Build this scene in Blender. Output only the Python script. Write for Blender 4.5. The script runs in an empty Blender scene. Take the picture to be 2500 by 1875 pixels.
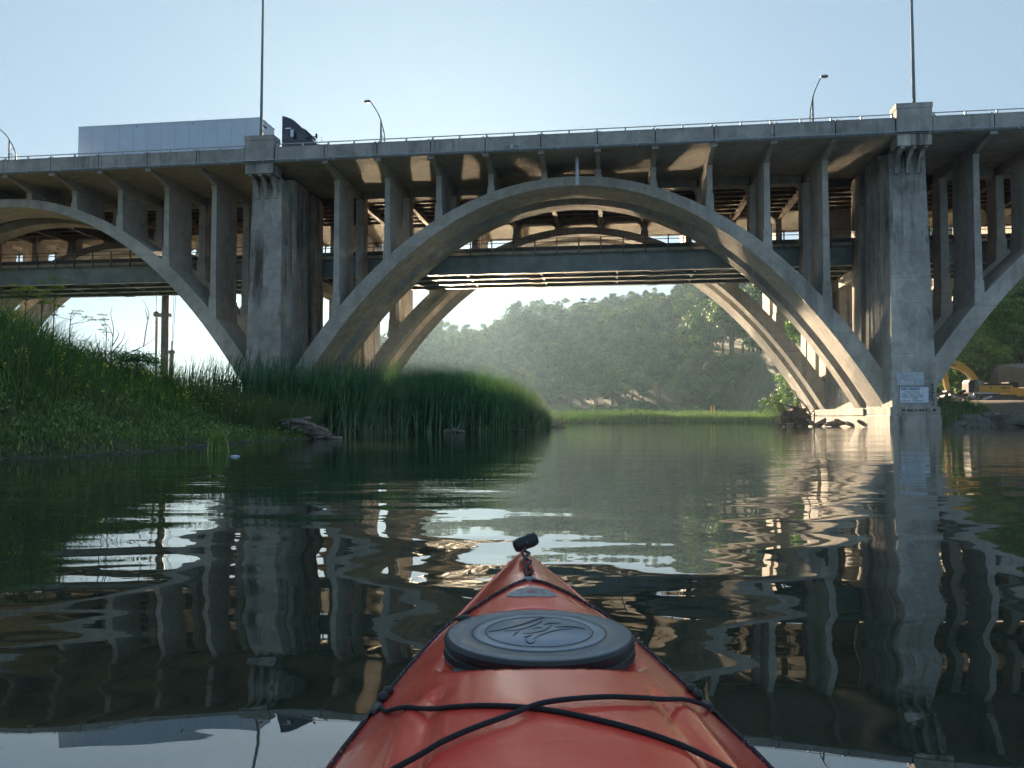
import bpy, math, random
import numpy as np
from mathutils import Vector, Matrix

S = bpy.context.scene
COL = S.collection
PI = math.pi
R = math.radians

# ------------------------------------------------------------------ camera
CAM_H = 0.75
cam_d = bpy.data.cameras.new('camera')
cam_d.sensor_fit = 'HORIZONTAL'
cam_d.sensor_width = 36.0
cam_d.lens = 36.0 * 1876.0 / 2500.0
cam_d.clip_start = 0.02
cam_d.clip_end = 4000.0
cam = bpy.data.objects.new('camera', cam_d)
COL.objects.link(cam)
cam.location = (0.0, 0.0, CAM_H)
cam.rotation_euler = (R(90.0) + math.atan(82.0 / 1876.0), 0.0, 0.0)
S.camera = cam

# ------------------------------------------------------------------ sky and sun
SUN_ELEV = 13.0
SUN_AZ = -5.8            # degrees to the left of straight ahead
world = bpy.data.worlds.new('World')
S.world = world
world.use_nodes = True
wn = world.node_tree
wn.nodes.clear()
w_out = wn.nodes.new('ShaderNodeOutputWorld')
w_bg = wn.nodes.new('ShaderNodeBackground')
w_sky = wn.nodes.new('ShaderNodeTexSky')
w_sky.sky_type = 'NISHITA'
w_sky.sun_disc = False
w_sky.sun_elevation = R(SUN_ELEV)
w_sky.sun_rotation = R(SUN_AZ)
w_sky.altitude = 80.0
w_sky.air_density = 1.0
w_sky.dust_density = 1.2
w_sky.ozone_density = 1.6
w_gam = wn.nodes.new('ShaderNodeGamma')
w_gam.inputs['Gamma'].default_value = 0.27
wn.links.new(w_sky.outputs[0], w_gam.inputs[0])
w_tint = wn.nodes.new('ShaderNodeMix')
w_tint.data_type = 'RGBA'
w_tint.blend_type = 'MULTIPLY'
w_tint.inputs[0].default_value = 1.0
w_tint.inputs[7].default_value = (0.76, 1.0, 1.22, 1)
wn.links.new(w_gam.outputs[0], w_tint.inputs[6])
wn.links.new(w_tint.outputs[2], w_bg.inputs[0])
w_bg.inputs[1].default_value = 0.072
wn.links.new(w_bg.outputs[0], w_out.inputs[0])

sun_d = bpy.data.lights.new('sun', 'SUN')
sun_d.energy = 5.0
sun_d.angle = R(0.6)
sun_d.color = (1.0, 0.76, 0.50)
sun = bpy.data.objects.new('sun', sun_d)
COL.objects.link(sun)
_sd = Vector((math.sin(R(SUN_AZ)) * math.cos(R(SUN_ELEV)), math.cos(R(SUN_AZ)) * math.cos(R(SUN_ELEV)), math.sin(R(SUN_ELEV))))
sun.rotation_euler = _sd.to_track_quat('Z', 'Y').to_euler()
sun.location = _sd * 300

S.view_settings.view_transform = 'Standard'
S.view_settings.look = 'None'
S.view_settings.gamma = 1.0
S.view_settings.use_curve_mapping = False
S.view_settings.exposure = 2.5
S.cycles.blur_glossy = 0.0754
S.cycles.use_guiding = True
S.cycles.use_surface_guiding = True
S.cycles.use_volume_guiding = False
S.cycles.sample_clamp_indirect = 25.0
S.cycles.caustics_reflective = True
S.cycles.max_bounces = 8
S.cycles.diffuse_bounces = 4
S.cycles.glossy_bounces = 4
S.cycles.transmission_bounces = 4
S.cycles.transparent_max_bounces = 8
S.cycles.volume_bounces = 0

# ------------------------------------------------------------------ helpers
random.seed(7)
rng = np.random.default_rng(11)


def link_mesh(name, me, mat=None, parent=None, smooth=False):
    o = bpy.data.objects.new(name, me)
    COL.objects.link(o)
    if mat is not None:
        if isinstance(mat, (list, tuple)):
            for m in mat:
                me.materials.append(m)
        else:
            me.materials.append(mat)
    if parent is not None:
        o.parent = parent
    if smooth and len(me.polygons):
        me.polygons.foreach_set('use_smooth', np.ones(len(me.polygons), dtype=bool))
    return o


def empty(name, loc=(0, 0, 0), rz=0.0):
    o = bpy.data.objects.new(name, None)
    COL.objects.link(o)
    o.location = loc
    o.rotation_euler = (0, 0, rz)
    o.empty_display_size = 0.3
    return o


def tag(o, label=None, cat=None, group=None, kind=None):
    if label:
        o['label'] = label
    if cat:
        o['category'] = cat
    if group:
        o['group'] = group
    if kind:
        o['kind'] = kind
    return o


def np_mesh(name, V, F):
    """fast mesh from arrays: V (n,3), F (m,k) with constant k"""
    V = np.asarray(V, dtype=np.float32)
    F = np.asarray(F, dtype=np.int32)
    me = bpy.data.meshes.new(name)
    me.vertices.add(len(V))
    me.vertices.foreach_set('co', V.ravel())
    k = F.shape[1]
    me.loops.add(F.size)
    me.loops.foreach_set('vertex_index', F.ravel())
    me.polygons.add(len(F))
    me.polygons.foreach_set('loop_start', np.arange(0, F.size, k, dtype=np.int32))
    me.polygons.foreach_set('loop_total', np.full(len(F), k, dtype=np.int32))
    me.update(calc_edges=True)
    return me


def add_tint(me, t):
    a = me.attributes.new('tint', 'FLOAT', 'POINT')
    a.data.foreach_set('value', np.asarray(t, dtype=np.float32))


class MB:
    """collects boxes, prisms, tubes and lathes and links them as one mesh"""

    def __init__(self):
        self.v = []
        self.f = []

    def add(self, vs, fs):
        n = len(self.v)
        self.v += [tuple(p) for p in vs]
        self.f += [tuple(i + n for i in f) for f in fs]
        return self

    def box(self, x0, x1, y0, y1, z0, z1):
        return self.add([(x0, y0, z0), (x1, y0, z0), (x1, y1, z0), (x0, y1, z0), (x0, y0, z1), (x1, y0, z1), (x1, y1, z1), (x0, y1, z1)],
                        [(0, 3, 2, 1), (4, 5, 6, 7), (0, 1, 5, 4), (1, 2, 6, 5), (2, 3, 7, 6), (3, 0, 4, 7)])

    def frus(self, a, b):
        """a, b = (x0,x1,y0,y1,z) bottom and top rectangles"""
        vs = []
        for (x0, x1, y0, y1, z) in (a, b):
            vs += [(x0, y0, z), (x1, y0, z), (x1, y1, z), (x0, y1, z)]
        return self.add(vs, [(0, 3, 2, 1), (4, 5, 6, 7), (0, 1, 5, 4), (1, 2, 6, 5), (2, 3, 7, 6), (3, 0, 4, 7)])

    def prism(self, poly, axis, a, b):
        """poly in the plane of the other two axes (in x,y,z order), extruded along axis from a to b"""
        n = len(poly)
        vs = []
        for t in (a, b):
            for (p, q) in poly:
                vs.append({'x': (t, p, q), 'y': (p, t, q), 'z': (p, q, t)}[axis])
        fs = [tuple(range(n))[::-1], tuple(range(n, 2 * n))]
        for i in range(n):
            j = (i + 1) % n
            fs.append((i, j, n + j, n + i))
        return self.add(vs, fs)

    def bar(self, p, q, w, h=None):
        p, q = Vector(p), Vector(q)
        h = h or w
        d = (q - p).normalized()
        up = Vector((0, 0, 1)) if abs(d.z) < 0.95 else Vector((0, 1, 0))
        s = d.cross(up).normalized() * (w / 2)
        t = s.cross(d).normalized() * (h / 2)
        vs = [p - s - t, p + s - t, p + s + t, p - s + t, q - s - t, q + s - t, q + s + t, q - s + t]
        return self.add(vs, [(0, 3, 2, 1), (4, 5, 6, 7), (0, 1, 5, 4), (1, 2, 6, 5), (2, 3, 7, 6), (3, 0, 4, 7)])

    def tube(self, pts, r, n=8, caps=True):
        pts = [Vector(p) for p in pts]
        m = len(pts)
        rr = r if isinstance(r, (list, tuple)) else [r] * m
        prev = None
        rings = []
        for i, p in enumerate(pts):
            d = (pts[min(i + 1, m - 1)] - pts[max(i - 1, 0)])
            d = d.normalized() if d.length > 1e-9 else Vector((0, 0, 1))
            if prev is None:
                up = Vector((0, 0, 1)) if abs(d.z) < 0.9 else Vector((1, 0, 0))
                a = d.cross(up).normalized()
            else:
                a = (prev - d * prev.dot(d))
                a = a.normalized() if a.length > 1e-6 else d.orthogonal().normalized()
            prev = a
            b = d.cross(a)
            rings.append([p + (a * math.cos(2 * PI * k / n) + b * math.sin(2 * PI * k / n)) * rr[i] for k in range(n)])
        vs = [q for ring in rings for q in ring]
        fs = []
        for i in range(m - 1):
            for k in range(n):
                k2 = (k + 1) % n
                fs.append((i * n + k, i * n + k2, (i + 1) * n + k2, (i + 1) * n + k))
        if caps:
            fs.append(tuple(range(n))[::-1])
            fs.append(tuple((m - 1) * n + k for k in range(n)))
        return self.add(vs, fs)

    def lathe(self, prof, n=24, c=(0, 0, 0), squash=(1, 1)):
        vs = []
        for (r, z) in prof:
            for k in range(n):
                vs.append((c[0] + r * squash[0] * math.cos(2 * PI * k / n), c[1] + r * squash[1] * math.sin(2 * PI * k / n), c[2] + z))
        fs = []
        m = len(prof)
        for i in range(m - 1):
            for k in range(n):
                k2 = (k + 1) % n
                fs.append((i * n + k, i * n + k2, (i + 1) * n + k2, (i + 1) * n + k))
        fs.append(tuple(range(n))[::-1])
        fs.append(tuple((m - 1) * n + k for k in range(n)))
        return self.add(vs, fs)

    def mesh(self, name):
        me = bpy.data.meshes.new(name)
        me.from_pydata(self.v, [], self.f)
        me.update()
        return me

    def build(self, name, mat, parent=None, smooth=False):
        return link_mesh(name, self.mesh(name), mat, parent, smooth)


def copy_part(o, parent, loc=None, rot=None):
    c = o.copy()
    COL.objects.link(c)
    c.parent = parent
    if loc is not None:
        c.location = loc
    if rot is not None:
        c.rotation_euler = rot
    return c


def smooth_angle(o, deg=35):
    me = o.data
    me.polygons.foreach_set('use_smooth', np.ones(len(me.polygons), dtype=bool))
    try:
        me.set_sharp_from_angle(angle=R(deg))
    except Exception:
        pass
    return o


def snoise(x, y, seed=0):
    """smooth pseudo noise in about -1..1"""
    r = np.random.default_rng(seed)
    t = 0
    for i in range(5):
        a = r.uniform(0, 2 * PI)
        k = r.uniform(0.6, 1.6)
        t = t + np.sin(k * (x * math.cos(a) + y * math.sin(a)) + r.uniform(0, 6.28))
    return t / 3.2


# ------------------------------------------------------------------ materials
def new_mat(name):
    m = bpy.data.materials.new(name)
    m.use_nodes = True
    nt = m.node_tree
    b = nt.nodes['Principled BSDF']
    return m, nt, b


def N(nt, kind, **kw):
    n = nt.nodes.new(kind)
    for k, v in kw.items():
        if k in n.inputs:
            n.inputs[k].default_value = v
        else:
            setattr(n, k, v)
    return n


def noise(nt, vec, scale, detail=4.0, rough=0.55, stretch=None):
    if stretch:
        mp = N(nt, 'ShaderNodeMapping')
        mp.inputs['Scale'].default_value = stretch
        nt.links.new(vec, mp.inputs['Vector'])
        vec = mp.outputs[0]
    t = N(nt, 'ShaderNodeTexNoise')
    t.inputs['Scale'].default_value = scale
    t.inputs['Detail'].default_value = detail
    t.inputs['Roughness'].default_value = rough
    nt.links.new(vec, t.inputs['Vector'])
    return t.outputs['Fac']


def ramp(nt, fac, stops):
    r = N(nt, 'ShaderNodeValToRGB')
    el = r.color_ramp.elements
    while len(el) < len(stops):
        el.new(0.5)
    for e, (p, c) in zip(el, stops):
        e.position = p
        e.color = (c[0], c[1], c[2], 1) if not isinstance(c, float) else (c, c, c, 1)
    nt.links.new(fac, r.inputs[0])
    return r.outputs[0]


def mix(nt, fac, a, b, mode='MIX'):
    m = N(nt, 'ShaderNodeMix')
    m.data_type = 'RGBA'
    m.blend_type = mode
    for sock, val in ((m.inputs[0], fac), (m.inputs[6], a), (m.inputs[7], b)):
        if hasattr(val, 'links'):
            nt.links.new(val, sock)
        elif isinstance(val, (int, float)):
            sock.default_value = val
        else:
            sock.default_value = (val[0], val[1], val[2], 1)
    return m.outputs[2]


def math_n(nt, op, a, b=None):
    m = N(nt, 'ShaderNodeMath', operation=op)
    for i, val in enumerate((a, b)):
        if val is None:
            continue
        if hasattr(val, 'links'):
            nt.links.new(val, m.inputs[i])
        else:
            m.inputs[i].default_value = val
    return m.outputs[0]


def bump(nt, b, h, strength=0.3, dist=0.02):
    n = N(nt, 'ShaderNodeBump')
    n.inputs['Strength'].default_value = strength
    n.inputs['Distance'].default_value = dist
    nt.links.new(h, n.inputs['Height'])
    nt.links.new(n.outputs[0], b.inputs['Normal'])


def pos(nt):
    return N(nt, 'ShaderNodeNewGeometry').outputs['Position']


def obco(nt):
    return N(nt, 'ShaderNodeTexCoord').outputs['Object']


def concrete(name, lo, hi, stain=0.5, boards=False, seed=0.0, patches=0.0):
    m, nt, b = new_mat(name)
    p0 = pos(nt)
    off = N(nt, 'ShaderNodeVectorMath', operation='ADD')
    nt.links.new(p0, off.inputs[0])
    off.inputs[1].default_value = (seed, seed * 1.7, seed * 0.3)
    p = off.outputs[0]
    big = noise(nt, p, 0.22, 6, 0.6)
    mid = noise(nt, p, 1.3, 6, 0.65)
    fine = noise(nt, p, 9.0, 4, 0.6)
    c = ramp(nt, big, [(0.30, lo), (0.70, hi)])
    c = mix(nt, 0.55, c, ramp(nt, mid, [(0.25, (0.45, 0.44, 0.43)), (0.6, (1.0, 1.0, 1.0)), (0.8, (1.15, 1.14, 1.12))]), 'MULTIPLY')
    c = mix(nt, 0.35, c, ramp(nt, fine, [(0.3, (0.7, 0.7, 0.7)), (0.7, (1.1, 1.1, 1.1))]), 'MULTIPLY')
    st = noise(nt, p, 1.0, 5, 0.7, stretch=(1.5, 1.5, 0.09))
    st = ramp(nt, st, [(0.47, (1.0, 1.0, 1.0)), (0.60, (0.30, 0.28, 0.26)), (0.72, (0.16, 0.15, 0.14))])
    msk = noise(nt, p, 0.16, 3, 0.5)
    mk = N(nt, 'ShaderNodeMapRange')
    mk.inputs['From Min'].default_value = 0.42
    mk.inputs['From Max'].default_value = 0.62
    nt.links.new(msk, mk.inputs['Value'])
    c = mix(nt, math_n(nt, 'MULTIPLY', mk.outputs[0], stain), c, st, 'MULTIPLY')
    # white lime runs
    lm = noise(nt, p, 0.9, 4, 0.6, stretch=(2.2, 2.2, 0.14))
    lm = ramp(nt, lm, [(0.62, 0.0), (0.72, 1.0)])
    c = mix(nt, math_n(nt, 'MULTIPLY', lm, 0.30 * stain), c, (0.62, 0.60, 0.56))
    # patched and scaled areas with crisp edges
    if patches:
        pn = noise(nt, p, 0.42, 7, 0.62, stretch=(1.0, 1.0, 0.55))
        c = mix(nt, patches, c, ramp(nt, pn, [(0.40, (0.55, 0.55, 0.56)), (0.425, (0.95, 0.95, 0.95)), (0.555, (1.0, 1.0, 1.0)), (0.575, (1.38, 1.36, 1.30))]), 'MULTIPLY')
        pit = noise(nt, p, 3.2, 5, 0.75)
        c = mix(nt, patches, c, ramp(nt, pit, [(0.30, (0.35, 0.35, 0.36)), (0.37, (1.0, 1.0, 1.0))]), 'MULTIPLY')
    # lift joints of the pours
    sx = N(nt, 'ShaderNodeSeparateXYZ')
    nt.links.new(p, sx.inputs[0])
    wob = math_n(nt, 'MULTIPLY', noise(nt, p, 0.7, 3), 0.12)
    zz = math_n(nt, 'ADD', sx.outputs[2], wob)
    fr = math_n(nt, 'FRACT', math_n(nt, 'DIVIDE', zz, 0.6 if boards else 1.83))
    jt = math_n(nt, 'LESS_THAN', fr, 0.03 if boards else 0.022)
    jt = math_n(nt, 'MULTIPLY', jt, ramp(nt, noise(nt, p, 0.5, 4, 0.6), [(0.42, 0.0), (0.60, 1.0)]))
    c = mix(nt, math_n(nt, 'MULTIPLY', jt, 0.5), c, (0.10, 0.10, 0.10))
    nt.links.new(c, b.inputs['Base Color'])
    b.inputs['Roughness'].default_value = 0.88
    b.inputs['Specular IOR Level'].default_value = 0.3
    h = math_n(nt, 'ADD', fine, math_n(nt, 'MULTIPLY', mid, 1.6))
    h = math_n(nt, 'SUBTRACT', h, math_n(nt, 'MULTIPLY', jt, 0.5))
    bump(nt, b, h, 0.5, 0.05)
    return m


def plain(name, col, rough=0.6, metal=0.0, var=0.15, scale=6.0, spec=0.4, bmp=0.15, bd=0.005, coords='pos'):
    m, nt, b = new_mat(name)
    p = pos(nt) if coords == 'pos' else obco(nt)
    n = noise(nt, p, scale, 5, 0.6)
    c = ramp(nt, n, [(0.25, tuple(x * (1 - var * 1.6) for x in col)), (0.75, tuple(x * (1 + var) for x in col))])
    nt.links.new(c, b.inputs['Base Color'])
    b.inputs['Roughness'].default_value = rough
    b.inputs['Metallic'].default_value = metal
    b.inputs['Specular IOR Level'].default_value = spec
    if bmp:
        bump(nt, b, noise(nt, p, scale * 4, 4), bmp, bd)
    return m


def leafy(name, lo, hi, trans=0.45, scale=0.6, yellow=None, rough=0.6):
    """thin leaf: diffuse plus light coming through"""
    m = bpy.data.materials.new(name)
    m.use_nodes = True
    nt = m.node_tree
    nt.nodes.clear()
    out = N(nt, 'ShaderNodeOutputMaterial')
    p = pos(nt)
    rnd = N(nt, 'ShaderNodeObjectInfo').outputs['Random']
    n1 = noise(nt, p, scale, 3)
    n2 = noise(nt, p, scale * 9, 2)
    f = math_n(nt, 'ADD', math_n(nt, 'MULTIPLY', n1, 0.6), math_n(nt, 'MULTIPLY', n2, 0.4))
    c = ramp(nt, f, [(0.32, lo), (0.68, hi)])
    if yellow:
        c = mix(nt, ramp(nt, rnd, [(0.93, 0.0), (0.99, 0.45)]), c, yellow)
    c = mix(nt, 1.0, c, ramp(nt, rnd, [(0.0, (0.62, 0.70, 0.74)), (0.5, (0.95, 1.0, 0.95)), (1.0, (1.35, 1.26, 1.05))]), 'MULTIPLY')
    # every blade or leaf has its own shade of green
    at = N(nt, 'ShaderNodeAttribute')
    at.attribute_name = 'tint'
    c = mix(nt, 1.0, c, ramp(nt, at.outputs['Fac'], [(0.0, (0.42, 0.50, 0.46)), (0.55, (1.0, 1.0, 1.0)), (0.9, (1.45, 1.35, 1.15)), (1.0, (2.0, 1.75, 1.3))]), 'MULTIPLY')
    d = N(nt, 'ShaderNodeBsdfPrincipled')
    d.inputs['Roughness'].default_value = rough
    d.inputs['Specular IOR Level'].default_value = 0.25
    nt.links.new(c, d.inputs['Base Color'])
    t = N(nt, 'ShaderNodeBsdfTranslucent')
    tc = mix(nt, 1.0, c, (1.25, 1.35, 0.55), 'MULTIPLY')
    nt.links.new(tc, t.inputs['Color'])
    mx = N(nt, 'ShaderNodeMixShader')
    mx.inputs[0].default_value = trans
    nt.links.new(d.outputs[0], mx.inputs[1])
    nt.links.new(t.outputs[0], mx.inputs[2])
    nt.links.new(mx.outputs[0], out.inputs[0])
    return m


M = {}
M['concrete'] = concrete('concrete_deck', (0.29, 0.285, 0.275), (0.43, 0.415, 0.39), 0.55, patches=0.35)
M['concrete_rib'] = concrete('concrete_rib', (0.33, 0.315, 0.29), (0.47, 0.445, 0.405), 0.35, seed=13.0, patches=0.25)
M['concrete_pier'] = concrete('concrete_pier', (0.26, 0.255, 0.245), (0.45, 0.435, 0.405), 1.0, seed=31.0, patches=0.65)
M['concrete_soffit'] = concrete('concrete_soffit', (0.28, 0.26, 0.225), (0.40, 0.37, 0.32), 0.3, seed=51.0)
M['joint'] = plain('joint_and_kerb_shade', (0.06, 0.06, 0.06), 0.9)
M['girder'] = plain('girder_paint', (0.20, 0.245, 0.255), 0.5, 0.0, 0.25, 0.8, 0.4)
M['steel_dark'] = plain('weathered_steel', (0.17, 0.13, 0.10), 0.7, 0.0, 0.35, 1.2, 0.3)
M['galv'] = plain('galvanised_steel', (0.36, 0.40, 0.43), 0.42, 0.6, 0.2, 4.0)
M['rail'] = plain('rail_aluminium', (0.42, 0.45, 0.46), 0.45, 0.4, 0.12, 3.0)
M['lamp_metal'] = plain('lamp_grey', (0.14, 0.17, 0.18), 0.5, 0.3, 0.15, 5.0)
M['asphalt'] = plain('asphalt', (0.05, 0.05, 0.052), 0.9, 0, 0.3, 6.0)
# ------------------------------------------------------------------ ground and water
LEFT = [(-400, -150), (-9.6, -150), (-9.4, 8), (-9.1, 14.0), (-8.4, 14.8), (-8.0, 16.6), (-8.2, 20.0), (-8.07, 23.3), (-7.7, 26.2), (-6.7, 27.5),
        (-6.9, 29.0), (-7.9, 34.2), (-4.9, 36.6), (-1.0, 38.7), (0.9, 43.5), (2.3, 55.0), (2.7, 67.0), (1.5, 76.0), (-4.0, 86.0), (-12.0, 93.0),
        (-40.0, 96.0), (-400, 110)]
RIGHT = [(1400, 60.5), (60, 61), (40, 59.2), (34.5, 56.6), (31.0, 54.6), (28.8, 55.5), (32.0, 82.0), (36.0, 95.0), (40.0, 104.0), (44.0, 120), (50, 150), (52, 175),
         (44, 202), (30, 236), (8, 286), (-25, 346), (-70, 402), (-200, 450), (-900, 520), (-900, 1400), (1400, 1400), (1400, 60)]
MARSH = [(3.5, 105.5), (9, 104.2), (20, 104.0), (31, 104.4), (41, 103.0), (46, 108), (38, 113), (22, 114.5), (8, 113.5), (2.5, 110)]


def sdist(px, py, poly):
    """signed distance, positive inside"""
    inside = np.zeros(px.shape, bool)
    d = np.full(px.shape, 1e9)
    n = len(poly)
    for i in range(n):
        x0, y0 = poly[i]
        x1, y1 = poly[(i + 1) % n]
        cond = (y0 > py) != (y1 > py)
        with np.errstate(divide='ignore', invalid='ignore'):
            xi = (x1 - x0) * (py - y0) / (y1 - y0 + 1e-12) + x0
        inside ^= cond & (px < xi)
        dx, dy = x1 - x0, y1 - y0
        t = np.clip(((px - x0) * dx + (py - y0) * dy) / (dx * dx + dy * dy), 0, 1)
        d = np.minimum(d, np.hypot(px - x0 - t * dx, py - y0 - t * dy))
    return np.where(inside, d, -d)


def sstep(a, b, x):
    t = np.clip((x - a) / (b - a), 0, 1)
    return t * t * (3 - 2 * t)


def ground_z(x, y):
    x = np.asarray(x, float)
    y = np.asarray(y, float)
    dl = sdist(x, y, LEFT)
    dr = sdist(x, y, RIGHT)
    # left bank: a mound close by, a low wet shelf under the reeds
    near = 1 - sstep(27.5, 33.0, y)
    prof_near = np.interp(dl, [0, 0.5, 1.6, 3.0, 4.2, 6.0, 30], [0.0, 0.16, 0.36, 1.0, 1.75, 2.1, 2.0])
    prof_near = prof_near * np.interp(y, [10, 16, 24, 28], [1.85, 1.68, 1.10, 0.6])
    prof_far = np.interp(dl, [0, 1, 5, 12, 40], [0.0, 0.1, 0.35, 0.9, 1.0])
    hl = near * prof_near + (1 - near) * prof_far
    hl = hl + 0.06 * snoise(x * 1.3, y * 1.3, 3) * np.clip(dl, 0, 1)
    # far and right bank, with the wooded hill behind a back channel
    low = np.interp(dr, [0, 0.6, 2, 5, 9], [0.0, 0.35, 0.75, 1.1, 1.3])
    hill = np.minimum(np.clip(dr - 5, 0, None) * 0.52, np.interp(x, [-170, -110, -60, 120], [3.0, 22.0, 38.0, 38.0])) * sstep(150, 205, y)
    pad = sstep(31, 36, x) * (1 - sstep(86, 92, y)) * sstep(58.5, 66, y)
    rh = low * (1 - pad) + pad * 2.25
    rhill = np.clip(y - 90, 0, 28) * 0.55 * sstep(50, 58, x)
    hr = rh + np.maximum(hill, rhill)
    hr = hr + 0.05 * snoise(x * 1.1, y * 1.1, 5) * np.clip(dr, 0, 1)
    dm = sdist(x, y, MARSH)
    hm_ = np.interp(dm, [0, 0.8, 3], [0.0, 0.25, 0.5])
    bed = -1.6
    h = np.where(dl > 0, hl, np.where(dr > 0, hr, np.where(dm > 0, hm_, np.maximum(bed, -0.35 * np.minimum(np.minimum(np.abs(dl), np.abs(dr)), np.abs(dm))))))
    return h


ax = np.concatenate([np.linspace(-900, -190, 10)[:-1], np.linspace(-190, -70, 16)[:-1], np.linspace(-70, -12, 40)[:-1], np.linspace(-12, 4, 81)[:-1], np.linspace(4, 70, 70)[:-1], np.linspace(70, 1400, 22)])
ay = np.concatenate([np.linspace(-300, 2, 12)[:-1], np.linspace(2, 40, 153)[:-1], np.linspace(40, 130, 100)[:-1], np.linspace(130, 520, 66)[:-1], np.linspace(520, 1400, 10)])
gx, gy = np.meshgrid(ax, ay)
gz = ground_z(gx, gy)
V = np.stack([gx, gy, gz], -1).reshape(-1, 3)
nx, ny = len(ax), len(ay)
ii = np.arange(nx * ny).reshape(ny, nx)
F = np.stack([ii[:-1, :-1], ii[:-1, 1:], ii[1:, 1:], ii[1:, :-1]], -1).reshape(-1, 4)
m, nt, b = new_mat('ground')
p = pos(nt)
n1 = noise(nt, p, 0.5, 6, 0.65)
n2 = noise(nt, p, 5.0, 5, 0.7)
c = ramp(nt, n1, [(0.3, (0.030, 0.040, 0.016)), (0.5, (0.055, 0.062, 0.028)), (0.7, (0.10, 0.085, 0.055))])
c = mix(nt, 0.6, c, ramp(nt, n2, [(0.3, (0.5, 0.5, 0.5)), (0.7, (1.3, 1.3, 1.2))]), 'MULTIPLY')
sx = N(nt, 'ShaderNodeSeparateXYZ')
nt.links.new(p, sx.inputs[0])
# bare sandy fill on the construction pad to the right of the pier
mr = N(nt, 'ShaderNodeMapRange')
mr.inputs['From Min'].default_value = 32.0
mr.inputs['From Max'].default_value = 35.0
nt.links.new(sx.outputs[0], mr.inputs['Value'])
mr2 = N(nt, 'ShaderNodeMapRange')
mr2.inputs['From Min'].default_value = 93.0
mr2.inputs['From Max'].default_value = 90.0
nt.links.new(sx.outputs[1], mr2.inputs['Value'])
sand = mix(nt, n2, (0.11, 0.09, 0.068), (0.21, 0.175, 0.13))
c = mix(nt, math_n(nt, 'MULTIPLY', mr.outputs[0], mr2.outputs[0]), c, sand)
nt.links.new(c, b.inputs['Base Color'])
b.inputs['Roughness'].default_value = 0.95
bump(nt, b, n2, 0.8, 0.08)
M['ground'] = m
ground = link_mesh('ground', np_mesh('ground', V, F), M['ground'], None, True)
tag(ground, 'earth banks of the river and the hillside behind it', kind='structure')

# water: murky green river, glassy near the boat, ruffled further out
m, nt, b = new_mat('river_water')
p = pos(nt)
b.inputs['Base Color'].default_value = (0.024, 0.033, 0.023, 1)
b.inputs['Roughness'].default_value = 0.012
b.inputs['IOR'].default_value = 2.8
sx = N(nt, 'ShaderNodeSeparateXYZ')
nt.links.new(p, sx.inputs[0])
far = N(nt, 'ShaderNodeMapRange')
far.interpolation_type = 'SMOOTHSTEP'
far.inputs['From Min'].default_value = 7.0
far.inputs['From Max'].default_value = 24.0
nt.links.new(sx.outputs[1], far.inputs['Value'])
rt = N(nt, 'ShaderNodeMapRange')
rt.interpolation_type = 'SMOOTHSTEP'
rt.inputs['From Min'].default_value = -6.0
rt.inputs['From Max'].default_value = 8.0
nt.links.new(sx.outputs[0], rt.inputs['Value'])
patch = noise(nt, p, 0.11, 3, 0.5, stretch=(0.6, 1.6, 1))
patch = ramp(nt, patch, [(0.40, 0.35), (0.62, 1.0)])
swell = noise(nt, p, 0.55, 1.0, 0.4, stretch=(0.8, 1.35, 1))
swell2 = noise(nt, p, 1.5, 1.0, 0.4, stretch=(0.75, 1.3, 1))
rip = noise(nt, p, 5.0, 2.0, 0.5, stretch=(0.55, 1.25, 1))
fine = noise(nt, p, 16.0, 2.0, 0.5, stretch=(0.6, 1.2, 1))
calm = N(nt, 'ShaderNodeMapRange')
calm.interpolation_type = 'SMOOTHSTEP'
calm.inputs['From Min'].default_value = 2.0
calm.inputs['From Max'].default_value = 11.0
calm.inputs['To Min'].default_value = 0.042
calm.inputs['To Max'].default_value = 0.012
nt.links.new(sx.outputs[1], calm.inputs['Value'])
h = math_n(nt, 'MULTIPLY', swell, calm.outputs[0])
h = math_n(nt, 'ADD', h, math_n(nt, 'MULTIPLY', swell2, math_n(nt, 'MULTIPLY', calm.outputs[0], 0.24)))
ra = math_n(nt, 'ADD', math_n(nt, 'MULTIPLY', far.outputs[0], math_n(nt, 'MULTIPLY', patch, 0.0060)), 0.00040)
h = math_n(nt, 'ADD', h, math_n(nt, 'MULTIPLY', rip, ra))
fa = math_n(nt, 'MULTIPLY', math_n(nt, 'MULTIPLY', far.outputs[0], rt.outputs[0]), math_n(nt, 'MULTIPLY', patch, 0.0024))
h = math_n(nt, 'ADD', h, math_n(nt, 'MULTIPLY', fine, fa))
near2 = N(nt, 'ShaderNodeMapRange')
near2.interpolation_type = 'SMOOTHSTEP'
near2.inputs['From Min'].default_value = 2.2
near2.inputs['From Max'].default_value = 9.0
nt.links.new(sx.outputs[1], near2.inputs['Value'])
patch2 = ramp(nt, noise(nt, p, 0.32, 2, 0.5, stretch=(0.45, 1.3, 1)), [(0.36, 0.12), (0.60, 1.0)])
rip2 = noise(nt, p, 3.1, 1.5, 0.5, stretch=(0.30, 1.5, 1))
h = math_n(nt, 'ADD', h, math_n(nt, 'MULTIPLY', rip2, math_n(nt, 'MULTIPLY', near2.outputs[0], math_n(nt, 'MULTIPLY', patch2, 0.0060))))
lee = N(nt, 'ShaderNodeMapRange')
lee.interpolation_type = 'SMOOTHSTEP'
lee.inputs['From Min'].default_value = 58.0
lee.inputs['From Max'].default_value = 90.0
lee.inputs['To Min'].default_value = 1.0
lee.inputs['To Max'].default_value = 0.0
nt.links.new(sx.outputs[1], lee.inputs['Value'])
h = math_n(nt, 'MULTIPLY', h, lee.outputs[0])
bn = N(nt, 'ShaderNodeBump')
bn.inputs['Strength'].default_value = 1.0
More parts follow.
